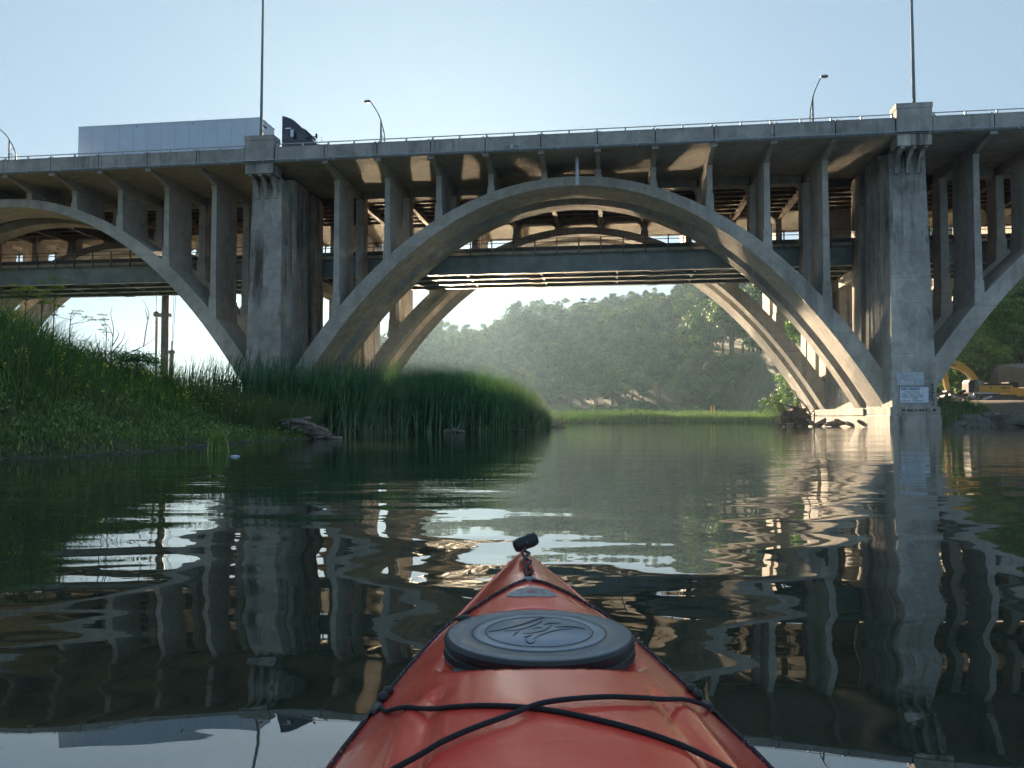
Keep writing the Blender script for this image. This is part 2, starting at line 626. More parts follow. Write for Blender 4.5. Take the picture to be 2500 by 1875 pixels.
bn.inputs['Distance'].default_value = 1.0
nt.links.new(h, bn.inputs['Height'])
nt.links.new(bn.outputs[0], b.inputs['Normal'])
M['water'] = m
wa = MB().add([(-900, -300, 0), (900, -300, 0), (900, 700, 0), (-900, 700, 0)], [(0, 1, 2, 3)])
water = wa.build('water', M['water'])
tag(water, 'calm dark green river water mirroring the bridge', kind='structure')
# ------------------------------------------------------------------ the arch bridge (local axes: x along the deck, y away from the river bend, z up)
BO = Vector((0.0, 57.2, 0.0))
BR = -R(7.4)
SPAN = 48.73
UC = 4.3                       # crown of the river span
DX = 4.235                     # column spacing
PIERS = [UC - 1.5 * SPAN, UC - 0.5 * SPAN, UC + 0.5 * SPAN, UC + 1.5 * SPAN]
SPANS = [UC - SPAN, UC, UC + SPAN]
U0, U1 = PIERS[0] - 1.2, PIERS[3] + 1.2
DEPTH = 29.0
BRIDGE = empty('arch_bridge', BO, BR)
tag(BRIDGE, 'long grey concrete open-spandrel arch bridge carrying a highway over the river', 'bridge')


def w_in(x):
    return 18.93 - 0.0288 * x * x - 7.84e-6 * x ** 4


def w_ex(x):
    return 19.63 - 0.0253 * x * x - 7.99e-6 * x ** 4


def b2w(u, v, w):
    c, s = math.cos(BR), math.sin(BR)
    return Vector((BO.x + u * c - v * s, BO.y + u * s + v * c, w))


RIBS = [(2.8, 6.4), (8.4, 10.0), (19.0, 20.6), (22.6, 26.2)]
# arch ribs
for (v0, v1) in RIBS:
    xs = np.concatenate([np.linspace(-23.1, -14, 12)[:-1], np.linspace(-14, 14, 29), np.linspace(14, 23.1, 12)[1:]])
    mb = MB()
    n = len(xs)
    vs, fs = [], []
    for x in xs:
        vs += [(x, v0, w_in(x)), (x, v1, w_in(x)), (x, v1, w_ex(x)), (x, v0, w_ex(x))]
    for i in range(n - 1):
        a = i * 4
        for k in range(4):
            k2 = (k + 1) % 4
            fs.append((a + k, a + 4 + k, a + 4 + k2, a + k2))
    fs += [(0, 1, 2, 3), ((n - 1) * 4 + 3, (n - 1) * 4 + 2, (n - 1) * 4 + 1, (n - 1) * 4)]
    mb.add(vs, fs)
    first = None
    for uc in SPANS:
        if first is None:
            first = mb.build('arch_rib', M['concrete_rib'], BRIDGE)
            smooth_angle(first, 30)
            first.location = (uc, 0, 0)
        else:
            copy_part(first, BRIDGE, (uc, 0, 0))

# columns standing on the ribs
for k in range(10):
    x = (k - 4.5) * DX
    for (v0, v1) in RIBS:
        outer = (v1 - v0) > 2
        hw = 0.20 if outer else 0.28
        wb = min(w_ex(x - 0.35), w_ex(x + 0.35)) - 0.05
        wt = max(w_ex(x - 0.35), w_ex(x + 0.35))
        top = 20.06
        mb = MB()
        hh = top - wt
        bat = min(0.06, 0.008 * hh)
        mb.frus((x - hw - bat, x + hw + bat, v0 + 0.03, v1 - 0.03, wb), (x - hw, x + hw, v0 + 0.03, v1 - 0.03, top))
        cap = MB().box(x - hw - 0.03, x + hw + 0.03, v0 - 0.02, v1 + 0.02, top - 0.30 if hh > 1.2 else top - 0.16, top + 0.003)
        foot = MB()
        fh = min(0.95, 0.3 * hh)
        foot.frus((x - hw - bat - 0.10, x + hw + bat + 0.10, v0 - 0.012, v1 + 0.012, wb + 0.02), (x - hw - bat - 0.05, x + hw + bat + 0.05, v0 - 0.012, v1 + 0.012, wt + fh))
        first = None
        for uc in SPANS:
            if first is None:
                first = mb.build('spandrel_column', M['concrete_rib'], BRIDGE)
                c1 = cap.build('column_cap', M['concrete_rib'], first)
                c2 = foot.build('column_foot', M['concrete_rib'], first)
                first.location = (uc, 0, 0)
            else:
                q = copy_part(first, BRIDGE, (uc, 0, 0))
                copy_part(c1, q)
                copy_part(c2, q)

# cross beams over the columns, tapering out to the deck edge
prof = [(0.35, 20.62)] + [(0.35 + 2.5 * t, 20.62 - 0.56 * t ** 1.6) for t in (0.25, 0.5, 0.75, 1.0)] + [(10.0, 20.06), (10.0, 20.85), (0.35, 20.85)]
prof_b = [(DEPTH - a, z) for a, z in prof][::-1]
cb = MB().prism(prof, 'x', -0.17, 0.17)
cb2 = MB().prism(prof_b, 'x', -0.17, 0.17)
fb = MB()
fb.box(-0.02, 0.02, 10.0, 19.0, 19.75, 20.88)
fb.box(-0.19, 0.19, 10.0, 19.0, 19.70, 19.75)
first = None
for uc in SPANS:
    for k in range(10):
        u = uc + (k - 4.5) * DX
        if first is None:
            first = (cb.build('cross_beam', M['concrete_soffit'], BRIDGE), cb2.build('cross_beam', M['concrete_soffit'], BRIDGE), fb.build('floor_beam', M['steel_dark'], BRIDGE))
            for f in first:
                f.location = (u, 0, 0)
        else:
            for f in first:
                copy_part(f, BRIDGE, (u, 0, 0))

# spandrel beams with haunches between the inner columns
def haunch_beam(L, v0, v1):
    pts = [(0, 20.84), (0, 19.55)]
    for t in np.linspace(0, 1, 6):
        pts.append((0.03 + 0.50 * (1 - math.cos(t * PI / 2)), 19.55 + 0.62 * math.sin(t * PI / 2)))
    for t in np.linspace(1, 0, 6):
        pts.append((L - 0.03 - 0.50 * (1 - math.cos(t * PI / 2)), 19.55 + 0.62 * math.sin(t * PI / 2)))
    pts += [(L, 19.55), (L, 20.84)]
    return MB().prism(pts, 'y', v0, v1)


Lb = DX - 0.56
first = [haunch_beam(Lb, 8.7, 9.7).build('spandrel_beam', M['concrete_soffit'], BRIDGE), haunch_beam(Lb, 19.3, 20.3).build('spandrel_beam', M['concrete_soffit'], BRIDGE)]
for f in first:
    f.location = (SPANS[0] - 4.5 * DX + 0.28, 0, 0)
for i, uc in enumerate(SPANS):
    for k in range(9):
        if i == 0 and k == 0:
            continue
        for f in first:
            copy_part(f, BRIDGE, (uc + (k - 4.5) * DX + 0.28, 0, 0))

# deck slabs, road, stringers
MB().box(U0, U1, 0.06, 10.0, 20.80, 21.15).build('deck_slab', M['concrete_soffit'], BRIDGE)
MB().box(U0, U1, 19.0, DEPTH - 0.06, 20.80, 21.15).build('deck_slab', M['concrete_soffit'], BRIDGE)
MB().box(U0, U1, 10.003, 18.997, 20.90, 21.146).build('deck_slab', M['steel_dark'], BRIDGE)
MB().box(U0, U1, 0.27, DEPTH - 0.27, 21.154, 21.22).build('road_surface', M['asphalt'], BRIDGE)
st = MB().box(U0, U1, -0.012, 0.012, 20.26, 20.895).box(U0, U1, -0.13, 0.13, 20.21, 20.257)
first = None
for v in (10.7, 12.1, 13.5, 14.9, 16.3, 17.7):
    if first is None:
        first = st.build('stringer', M['steel_dark'], BRIDGE)
        first.location = (0, v, 0)
    else:
        copy_part(first, BRIDGE, (0, v, 0))
# median barrier
MB().prism([(14.2, 21.2), (14.8, 21.2), (14.62, 21.5), (14.58, 22.0), (14.42, 22.0), (14.38, 21.5)], 'x', U0, U1).build('median_barrier', M['concrete'], BRIDGE)

# parapet: one panel for each bay, with a pilaster at each joint
edges = [PIERS[0] + 1.3]
bays = []
for i, uc in enumerate(SPANS):
    js = [PIERS[i] + 1.24] + [uc + (k - 4.5) * DX for k in range(10)] + [PIERS[i + 1] - 1.24]
    for a, bq in zip(js[:-1], js[1:]):
        bays.append((a, bq))


def parapet_panel(L):
    mb = MB()
    g = 0.035
    mb.box(g, L - g, 0.0, 0.26, 20.90, 22.03)
    mb.box(g, L - g, -0.035, 0.0, 20.90, 21.12)
    return mb


def pilaster(x):
    return MB().box(x, x + 0.20, -0.045, 0.001, 21.13, 22.06)


cache = {}
for (a, bq) in bays:
    L = round(bq - a, 3)
    if L not in cache:
        o = parapet_panel(L).build('parapet_panel', M['concrete'], BRIDGE)
        q = [pilaster(x).build('parapet_pilaster', M['concrete'], o) for x in (0.04, L - 0.24)]
        o2 = MB().box(0.035, L - 0.035, DEPTH - 0.26, DEPTH, 20.90, 22.03).build('parapet_panel', M['concrete'], BRIDGE)
        o.location = o2.location = (a, 0, 0)
        cache[L] = (o, q, o2)
    else:
        o, q, o2 = cache[L]
        c1 = copy_part(o, BRIDGE, (a, 0, 0))
        for e in q:
            copy_part(e, c1)
        copy_part(o2, BRIDGE, (a, 0, 0))
# joint filler behind the panels
MB().box(U0 + 2.5, U1 - 2.5, 0.05, 0.20, 20.95, 22.00).build('joint_filler', M['joint'], BRIDGE)

# hand rail on short posts
post = None
for i in range(3):
    a, bq = PIERS[i] + 1.28, PIERS[i + 1] - 1.28
    MB().tube([(a, 0.13, 22.29), (bq, 0.13, 22.29)], 0.045, 8).build('hand_rail', M['rail'], BRIDGE)
    n = int(round((bq - a) / 2.117))
    for j in range(n + 1):
        u = a + 0.12 + (bq - a - 0.24) * j / n
        if post is None:
            post = MB().box(-0.06, 0.06, 0.08, 0.18, 22.02, 22.27).box(-0.09, 0.09, 0.05, 0.21, 22.025, 22.05).build('rail_post', M['rail'], BRIDGE)
            post.location = (u, 0, 0)
        else:
            copy_part(post, BRIDGE, (u, 0, 0))
# conduits clipped under the deck edge
MB().tube([(U0, -0.22, 20.93), (U1, -0.22, 20.93)], 0.045, 8).build('conduit', M['galv'], BRIDGE)
MB().tube([(U0, -0.21, 20.80), (U1, -0.21, 20.80)], 0.035, 8).build('conduit', M['lamp_metal'], BRIDGE)
cl = MB().box(-0.03, 0.03, -0.28, 0.02, 20.74, 20.76).box(-0.03, 0.03, -0.285, -0.27, 20.74, 21.0).box(-0.03, 0.03, -0.28, 0.0, 20.985, 21.005)
first = None
u = U0 + 1.0
while u < U1:
    if first is None:
        first = cl.build('conduit_clamp', M['galv'], BRIDGE)
        first.location = (u, 0, 0)
    else:
        copy_part(first, BRIDGE, (u, 0, 0))
    u += 2.9
# small junction box with looped cable, and the drain pipe at mid span
MB().box(-0.12, 0.12, -0.16, -0.045, 21.02, 21.30).build('junction_box', M['galv'], BRIDGE).location = (0.0, 0, 0)
MB().tube([(0.55 * math.cos(t), -0.08, 20.98 + 0.28 * math.sin(t)) for t in np.linspace(0, PI, 14)], 0.02, 6).build('cable_loop', M['lamp_metal'], BRIDGE).location = (0.0, 0, 0)
dp = MB().box(4.72, 4.96, 1.5, 1.7, 18.52, 20.80)
dp.build('drain_pipe', M['galv'], BRIDGE)
# short ends of the cantilever beams at the deck edge
stub = None
for (a, bq) in bays:
    if abs(bq - a - DX) > 0.01:
        continue
    if stub is None:
        stub = MB().box(-0.25, 0.25, 0.08, 0.35, 20.58, 20.81).build('beam_end', M['concrete'], BRIDGE)
        stub.location = (a, 0, 0)
    else:
        copy_part(stub, BRIDGE, (a, 0, 0))

# piers
def pier_meshes():
    parts = []
    body = MB()
    body.frus((-1.46, 1.46, 1.06, 3.3, 4.72), (-1.22, 1.22, 1.40, 3.3, 20.0))          # river-side buttress
    body.frus((-1.50, 1.50, 1.02, 3.297, 1.504), (-1.50, 1.50, 1.02, 3.297, 4.715))
    for mir in (0, 1):
        f = (lambda a, bq: (a, bq)) if not mir else (lambda a, bq: (DEPTH - bq, DEPTH - a))
        if mir:
            body.frus((-1.46, 1.46, *f(1.06, 3.3), 1.504), (-1.22, 1.22, *f(1.40, 3.3), 20.0))
        body.frus((-1.28, 1.28, *f(3.303, 3.75), 1.504), (-1.05, 1.05, *f(3.303, 3.75), 20.4))
        body.frus((-1.42, 1.42, *f(3.753, 6.85), 1.504), (-1.20, 1.20, *f(3.753, 6.85), 20.6))
        body.frus((-1.05, 1.05, *f(6.853, 8.1), 1.504), (-0.85, 0.85, *f(6.853, 8.1), 20.6))
        body.frus((-1.38, 1.38, *f(8.103, 10.4), 1.504), (-1.18, 1.18, *f(8.103, 10.4), 20.6))
    body.frus((-1.15, 1.15, 10.403, 18.597, 1.504), (-1.05, 1.05, 10.403, 18.597, 4.7))
    # thin vertical ribs left by the formwork on both flanks
    for v in (2.1, 5.0, 5.9):
        for s in (-1, 1):
            body.frus((s * 1.43 - 0.04, s * 1.43 + 0.04, v, v + 0.12, 1.6), (s * 1.21 - 0.04, s * 1.21 + 0.04, v, v + 0.12, 19.9))
    parts.append(('pier', body))
    base = MB()
    base.box(-1.74, 1.74, 0.88, 28.12, -1.8, 0.86)
    base.frus((-1.74, 1.74, 0.88, 28.12, 0.86), (-1.64, 1.64, 0.97, 28.04, 1.0))
    parts.append(('plinth', base))
    led = MB().box(-1.68, 1.68, 0.90, 28.10, 1.003, 1.501)
    led.box(-1.80, -1.683, 6.5, 27.0, 0.93, 1.46)
    led.box(1.683, 1.80, 6.5, 27.0, 0.93, 1.46)
    parts.append(('ledge', led))
    for mir in (0, 1):
        g = (lambda v: v) if not mir else (lambda v: DEPTH - v)
        def bx(mb, x0, x1, a, bq, z0, z1):
            p_, q_ = sorted((g(a), g(bq)))
            mb.box(x0, x1, p_, q_, z0, z1)
        cap = MB()
        bx(cap, -1.19, 1.19, -0.15, 1.0, 20.99, 22.60)
        parts.append(('pier_cap', cap))
        cop = MB()
        bx(cop, -1.225, 1.225, -0.185, 1.035, 22.603, 22.97)
        parts.append(('coping', cop))
        blk = MB()
        bx(blk, -1.14, 1.14, -0.10, 1.45, 19.95, 20.79)
        parts.append(('bracket_block', blk))
        for x in (-0.78, 0.0, 0.78):
            pr = [(0.0, 19.945), (1.45, 19.945), (1.45, 18.35), (1.22, 18.35)] + [(1.22 - 1.12 * (1 - math.cos(t)), 18.35 + 1.45 * math.sin(t)) for t in np.linspace(0.15, PI / 2, 7)] + [(0.0, 19.80)]
            cor = MB().prism([(g(a), z) for a, z in pr], 'x', x - 0.14, x + 0.14)
            parts.append(('corbel', cor))
    return parts


first = None
PIER_OBJS = []
for u in PIERS:
    if first is None:
        first = []
        root = None
        for nm, mb in pier_meshes():
            o = mb.build(nm, M['concrete_pier'] if nm not in ('pier_cap', 'coping') else M['concrete'], BRIDGE if root is None else root)
            if root is None:
                root = o
                o.location = (u, 0, 0)
            else:
                first.append(o)
        PIER_OBJS.append(root)
    else:
        q = copy_part(PIER_OBJS[0], BRIDGE, (u, 0, 0))
        for o in first:
            copy_part(o, q)
        PIER_OBJS.append(q)

# ------------------------------------------------------------------ the lower steel girder bridge between the two rows of arches
GB = empty('girder_bridge', BO, BR)
tag(GB, 'low steel girder bridge with pipe railing running beneath the concrete arches', 'bridge')
G0, G1 = PIERS[0] - 8, PIERS[3] + 8
GV = (10.85, 13.3, 15.75, 18.15)
first = None
for v in GV:
    if first is None:
        mb = MB().box(G0, G1, -0.02, 0.02, 13.66, 15.12)
        first = mb.build('girder', M['girder'], GB)
        first.location = (0, v, 0)
        fl = MB().box(G0, G1, -0.24, 0.24, 13.58, 13.657).build('bottom_flange', M['girder'], first)
        ft = MB().box(G0, G1, -0.2, 0.2, 15.123, 15.19).build('top_flange', M['girder'], first)
        spl = []
        for s in range(-5, 8):
            us = 0.4 + s * 10.9
            mbs = MB().box(us - 0.55, us + 0.55, -0.26, 0.26, 13.545, 13.577)
            for i in range(9):
                for j in (-0.17, -0.08, 0.08, 0.17):
                    mbs.box(us - 0.5 + i * 0.125 - 0.03, us - 0.5 + i * 0.125 + 0.03, j - 0.03, j + 0.03, 13.515, 13.544)
            spl.append(MB().box(us - 0.5, us + 0.5, -0.21, 0.21, 15.187, 15.235).build('top_plate', M['girder'], first))
            spl.append(mbs.build('splice_plate', M['girder'], first))
    else:
        q = copy_part(first, GB, (0, v, 0))
        copy_part(fl, q)
        copy_part(ft, q)
        for s in spl:
            copy_part(s, q)
MB().box(G0, G1, 10.45, 18.55, 15.24, 15.50).build('deck_slab', M['concrete_soffit'], GB)
MB().box(G0, G1, 10.42, 10.70, 15.503, 15.86).build('kerb', M['joint'], GB)  # shade along the slab edge is put into the kerb's dark colour
MB().box(G0, G1, 18.30, 18.58, 15.503, 15.86).build('kerb', M['joint'], GB)  # same shade colour on the other side
MB().box(G0, G1, 10.703, 18.297, 15.503, 15.56).build('road_surface', M['asphalt'], GB)
# cross struts and diagonal bracing seen from below
cs = None
s = 0
u = G0 + 3.1
while u < G1 - 6.9:
    if cs is None:
        cs = MB()
        for a, bq in zip(GV[:-1], GV[1:]):
            cs.box(-0.09, 0.09, a + 0.245, bq - 0.245, 13.70, 13.80)
            cs.bar((0, a, 13.8), (0, bq, 15.0), 0.08)
            cs.bar((0, a, 15.0), (0, bq, 13.8), 0.08)
        cs = cs.build('cross_frame', M['girder'], GB)
        d1 = MB()
        d1.bar((0, GV[0], 13.74), (6.8, GV[1], 13.74), 0.10, 0.05)
        d1.bar((0, GV[3], 13.735), (6.8, GV[2], 13.735), 0.10, 0.05)
        d1 = d1.build('wind_brace', M['girder'], GB)
        d2 = MB()
        d2.bar((0, GV[1], 13.74), (6.8, GV[0], 13.74), 0.10, 0.05)
        d2.bar((0, GV[2], 13.735), (6.8, GV[3], 13.735), 0.10, 0.05)
        d2 = d2.build('wind_brace', M['girder'], GB)
        cs.location = d1.location = (u, 0, 0)
        d2.location = (u + 6.8, 0, 0)
    else:
        copy_part(cs, GB, (u, 0, 0))
        if s > 1:
            copy_part(d1 if s % 2 == 0 else d2, GB, (u, 0, 0))
    s += 1
    u += 6.8
# railing
rp = None
u = G0 + 0.3
while u < G1:
    if rp is None:
        rp = MB().box(-0.05, 0.05, -0.05, 0.05, 15.06, 16.62).build('railing_post', M['steel_dark'], GB)
        rp.location = (u, 10.33, 0)
    else:
        copy_part(rp, GB, (u, 10.33, 0))
    copy_part(rp, GB, (u, 18.67, 0))
    u += 1.93
for v in (10.26, 18.74):
    for w in (16.55, 16.22):
        MB().tube([(G0, v, w), (G1, v, w)], 0.035, 6).build('railing_pipe', M['steel_dark'], GB)
# concrete bents under the girders at each arch pier
bent = None
for u in PIERS:
    if bent is None:
        bent = MB().box(-0.7, 0.7, 10.42, 18.58, 12.55, 13.50).build('bent_cap', M['concrete_pier'], GB)
        bc = MB().box(-0.55, 0.55, 11.3, 12.3, 4.6, 12.545).build('bent_column', M['concrete_pier'], bent)
        bc2 = MB().box(-0.55, 0.55, 16.7, 17.7, 4.6, 12.545).build('bent_column', M['concrete_pier'], bent)
        bent.location = (u, 0, 0)
    else:
        q = copy_part(bent, GB, (u, 0, 0))
        copy_part(bc, q)
        copy_part(bc2, q)
# ------------------------------------------------------------------ lamp posts on the pier caps
M['lens'] = plain('lamp_lens', (0.55, 0.57, 0.55), 0.3, 0, 0.1, 8)


def tall_pole(u, label):
    r = empty('lamp_post', b2w(u, 0.42, 22.97), BR)
    tag(r, label, 'lamp post', 'tall lamp posts standing on the pier caps')
    MB().box(-0.24, 0.24, -0.24, 0.24, -0.004, 0.05).build('base_plate', M['lamp_metal'], r)
    pole = MB().tube([(0, 0, 0.03), (0, 0, 0.6), (0, 0, 13.0)], [0.125, 0.12, 0.075], 12).build('pole', M['lamp_metal'], r, True)
    arm = MB().tube([(0, 0, 12.2), (0, 0.5, 12.9), (0, 1.6, 13.3), (0, 2.4, 13.35)], [0.06, 0.05, 0.045, 0.04], 8).build('arm', M['lamp_metal'], r, True)
    MB().lathe([(0.05, -0.10), (0.20, -0.06), (0.24, 0.02), (0.14, 0.12), (0.03, 0.14)], 14, (0, 2.65, 13.34), (0.8, 1.6)).build('luminaire', M['lamp_metal'], r, True)
    for sx in (-0.17, 0.17):
        for sy in (-0.17, 0.17):
            MB().box(sx - 0.03, sx + 0.03, sy - 0.03, sy + 0.03, 0.045, 0.10).build('bolt', M['lamp_metal'], r)


tall_pole(PIERS[1] - 0.12, 'tall plain grey lamp pole on the pier cap beside the truck trailer')
tall_pole(PIERS[2] + 0.2, 'tall plain grey lamp pole on the pier cap above the written-on pier')


def bow_lamp(u, v, rz, s, label):
    """curved street lamp: straight pole, a long bow that springs from its foot, crosses it and carries the head"""
    r = empty('street_lamp', b2w(u, v, 21.22), BR + rz)
    tag(r, label, 'street lamp', 'curved lamps along the highway deck')
    MB().tube([(0, 0, 0), (0, 0, 4), (0, 0, 8.4)], [0.11, 0.10, 0.08], 10).build('pole', M['lamp_metal'], r, True)
    zs = np.linspace(0.0, 1.0, 22)
    bow = []
    for t in zs:
        z = 4.6 + 5.6 * t
        x = 0.62 * s * math.sin(min(t / 0.66, 1.0) * PI) if t < 0.66 else -2.6 * s * ((t - 0.66) / 0.34) ** 1.35 * 0.62
        bow.append((x, 0, z))
    bow.append((bow[-1][0] - 0.25 * s, 0, bow[-1][2] + 0.12))
    MB().tube(bow, [0.055] * (len(bow) - 6) + [0.05] * 6, 8).build('bow', M['lamp_metal'], r, True)
    hx, hz_ = bow[-1][0], bow[-1][2]
    MB().lathe([(0.02, -0.14), (0.20, -0.11), (0.27, -0.01), (0.20, 0.09), (0.05, 0.13)], 16, (hx - 0.22, 0, hz_ + 0.02), (1.35, 0.8)).build('lamp_head', M['lamp_metal'], r, True)
    # scroll ornament between pole and bow
    sc = []
    for t in np.linspace(0, 1, 30):
        a = 0.6 + t * 4.6
        sc.append((0.27 * s + 0.16 * s * math.cos(a), 0, 7.1 + 0.28 * math.sin(a)))
    MB().tube(sc, 0.025, 6).build('scroll', M['lamp_metal'], r)
    MB().tube([(0.30 * s + 0.24 * s * math.cos(a), 0, 6.25 + 0.5 * math.sin(a)) for a in np.linspace(0, 2 * PI, 26)], 0.025, 6, False).build('ring', M['lamp_metal'], r)
    MB().tube([(0.22 * s + 0.12 * s * math.sin(t * 5), 0, 5.7 + 1.2 * t) for t in np.linspace(0, 1, 14)], 0.022, 6).build('scroll', M['lamp_metal'], r)


bow_lamp(-14.72, 14.5, 0.0, 0.62, 'curved street lamp with a bow arm standing behind the truck cab')
bow_lamp(25.53, 14.5, PI, 0.45, 'slim curved street lamp on the deck nearest the written-on pier')
bow_lamp(-54.5, 14.5, 0.0, 1.30, 'ornate curved street lamp with scrolls behind the trailer')

# ------------------------------------------------------------------ the truck on the deck
M['trailer'] = plain('trailer_white', (0.50, 0.58, 0.70), 0.35, 0, 0.05, 0.8, 0.5, 0.0)
M['truck_paint'] = plain('truck_dark_paint', (0.022, 0.024, 0.050), 0.28, 0.0, 0.1, 2, 0.6, 0.0)
M['chrome'] = plain('bright_metal', (0.75, 0.76, 0.78), 0.2, 0.9, 0.05, 3, 0.5, 0.0)
M['rubber'] = plain('rubber', (0.02, 0.02, 0.021), 0.75, 0, 0.2, 10)
M['glass_dark'] = plain('dark_glass', (0.02, 0.025, 0.03), 0.06, 0, 0.05, 2, 0.8, 0.0)
T = empty('semi_truck', b2w(-21.02, 2.0, 21.22), BR)
tag(T, 'semi truck with dark cab and long white box trailer driving on the bridge', 'truck')
tr = MB().box(-16.2, 0.0, 0.0, 2.6, 1.12, 4.06).build('trailer', M['trailer'], T)
MB().box(-16.23, 0.03, -0.02, 2.62, 4.0, 4.10).build('top_rail', M['trailer'], tr)
MB().box(-16.23, 0.03, -0.02, 2.62, 1.05, 1.20).build('bottom_rail', M['galv'], tr)
for i in range(1, 13):
    MB().box(-16.2 + i * 1.246 - 0.012, -16.2 + i * 1.246 + 0.012, -0.008, 0.02, 1.22, 3.98).build('panel_seam', M['galv'], tr)
for x in (-10.9, -5.9):
    MB().box(x - 0.04, x + 0.04, -0.035, 0.01, 3.82, 3.90).build('marker_light', M['rubber'], tr)
MB().box(0.0, 0.05, 0.5, 1.1, 3.55, 3.66).build('vent', M['rubber'], tr)
for x in (-2.6, -2.6):
    pass
MB().box(-3.2, -3.05, 0.3, 0.45, 0.0, 1.1).build('landing_leg', M['galv'], tr)
MB().box(-3.2, -3.05, 2.15, 2.3, 0.0, 1.1).build('landing_leg', M['galv'], tr)
wh = MB()
wh.tube([(0, 0, 0.5), (0, 0.28, 0.5)], 0.5, 20)
wo = None
for x in (-15.0, -13.7, 1.3, 2.6, 5.7):
    for y in (0.02, 2.30):
        if wo is None:
            wo = wh.build('wheel', M['rubber'], T)
            hub = MB().tube([(0, -0.02, 0.5), (0, 0.30, 0.5)], 0.27, 14).build('rim', M['chrome'], wo)
            wo.location = (x, y, 0)
        else:
            q = copy_part(wo, T, (x, y, 0))
            copy_part(hub, q)
# tractor: sleeper cab with roof fairing
cabp = [(1.82, 0.75), (1.82, 4.14), (2.2, 4.05), (2.6, 3.88), (2.96, 3.63), (3.3, 3.32), (3.62, 2.98), (3.80, 2.78), (4.55, 1.86), (4.9, 1.62), (6.4, 1.46), (6.7, 1.3), (6.75, 0.75)]
cab = MB()
ys = [(0.0, 0.18), (0.10, 0.0), (2.30, 0.0), (2.40, 0.18)]
n = len(cabp)
vs, fs = [], []
for (y, inset) in ys:
    for (x, z) in cabp:
        cx_, cz_ = 4.0, 2.2
        f = 1 - inset * 0.12
        vs.append((cx_ + (x - cx_) * f, y, cz_ + (z - cz_) * f))
fs.append(tuple(range(n)))
fs.append(tuple(range(3 * n, 4 * n))[::-1])
for i in range(3):
    for k in range(n):
        k2 = (k + 1) % n
        fs.append((i * n + k, (i + 1) * n + k, (i + 1) * n + k2, i * n + k2))
cab.add(vs, fs)
cabo = cab.build('cab', M['truck_paint'], T)
smooth_angle(cabo, 40)
for y, nm in ((-0.012, 1), (2.40, -1)):
    s0, s1 = (y, y + 0.02)
    MB().prism([(2.62, 2.0), (2.62, 2.72), (3.28, 2.78), (3.72, 2.62), (4.0, 2.05)], 'y', s0, s1).build('side_window', M['glass_dark'], cabo)
    MB().box(2.15, 2.62, s0, s1, 3.02, 3.09).build('side_strip', M['chrome'], cabo)
    MB().box(2.0, 2.45, s0, s1, 2.2, 2.62).build('sleeper_window', M['glass_dark'], cabo)
for sgn, y in ((-1, -0.30), (1, 2.70)):
    MB().box(2.74, 2.98, y - 0.06, y + 0.06, 2.22, 2.80).build('mirror', M['trailer'], cabo)
    MB().bar((2.9, y, 2.3), (3.0, 0.05 if sgn < 0 else 2.35, 2.2), 0.04).build('mirror_arm', M['rubber'], cabo)
    MB().bar((3.9, 0.0 if sgn < 0 else 2.4, 2.15), (4.9, y + sgn * 0.05, 2.15), 0.05).build('mirror_arm', M['rubber'], cabo)
    MB().box(4.86, 4.98, y - 0.10, y + 0.06, 2.0, 2.35).build('hood_mirror', M['rubber'], cabo)
MB().add([(3.76, 0.12, 2.88), (4.56, 0.12, 1.90), (4.56, 2.28, 1.90), (3.76, 2.28, 2.88), (3.72, 0.12, 2.84), (4.52, 0.12, 1.86), (4.52, 2.28, 1.86), (3.72, 2.28, 2.84)],
         [(0, 1, 2, 3), (7, 6, 5, 4), (0, 4, 5, 1), (1, 5, 6, 2), (2, 6, 7, 3), (3, 7, 4, 0)]).build('windscreen', M['glass_dark'], cabo)
MB().add([(3.30, 0.0, 3.18), (3.92, 0.0, 2.86), (3.92, 2.4, 2.86), (3.30, 2.4, 3.18), (3.30, 0.0, 3.13), (3.92, 0.0, 2.80), (3.92, 2.4, 2.80), (3.30, 2.4, 3.13)],
         [(0, 1, 2, 3), (7, 6, 5, 4), (0, 4, 5, 1), (1, 5, 6, 2), (2, 6, 7, 3), (3, 7, 4, 0)]).build('sun_visor', M['truck_paint'], cabo)
MB().tube([(5.1, 0.3, 1.95), (5.1, 0.28, 2.35)], 0.015, 6).build('antenna', M['rubber'], cabo)
MB().box(-3.0, 6.9, 0.75, 1.65, 0.55, 0.95).build('chassis', M['rubber'], T)
# ------------------------------------------------------------------ the red kayak
KY = [-2.3, -1.8, -1.2, -0.6, 0.0, 0.5, 0.8, 1.02, 1.2, 1.43, 1.68, 1.93, 2.1, 2.2, 2.26]
KH = [0.01, 0.13, 0.22, 0.27, 0.305, 0.312, 0.302, 0.287, 0.259, 0.217, 0.157, 0.10, 0.055, 0.032, 0.012]
ZEY = [-2.3, -1.2, 0.0, 0.5, 0.9, 1.2, 1.8, 2.26]
ZEV = [.33, .28, .275, .285, .29, .30, .325, .352]
ZCY = [-2.3, -1.2, -0.5, 0.0, 0.5, 0.7, 0.9, 1.0, 1.12, 1.3, 1.5, 1.56, 1.65, 1.75, 1.9, 2.1, 2.2, 2.26]
ZCV = [.35, .33, .36, .40, .428, .422, .41, .402, .392, .385, .385, .389, .387, .384, .383, .379, .372, .36]
HY = 1.30


def kc(y):
    return 0.0615 - 0.0125 * y


def smooth_interp(y, X, Y):
    # cubic through the table, monotone enough for a hull
    y = np.asarray(y, float)
    t = 0
    for d, w_ in ((-0.06, 0.2), (-0.03, 0.2), (0, 0.2), (0.03, 0.2), (0.06, 0.2)):
        t = t + w_ * np.interp(y + d, X, Y)
    return t


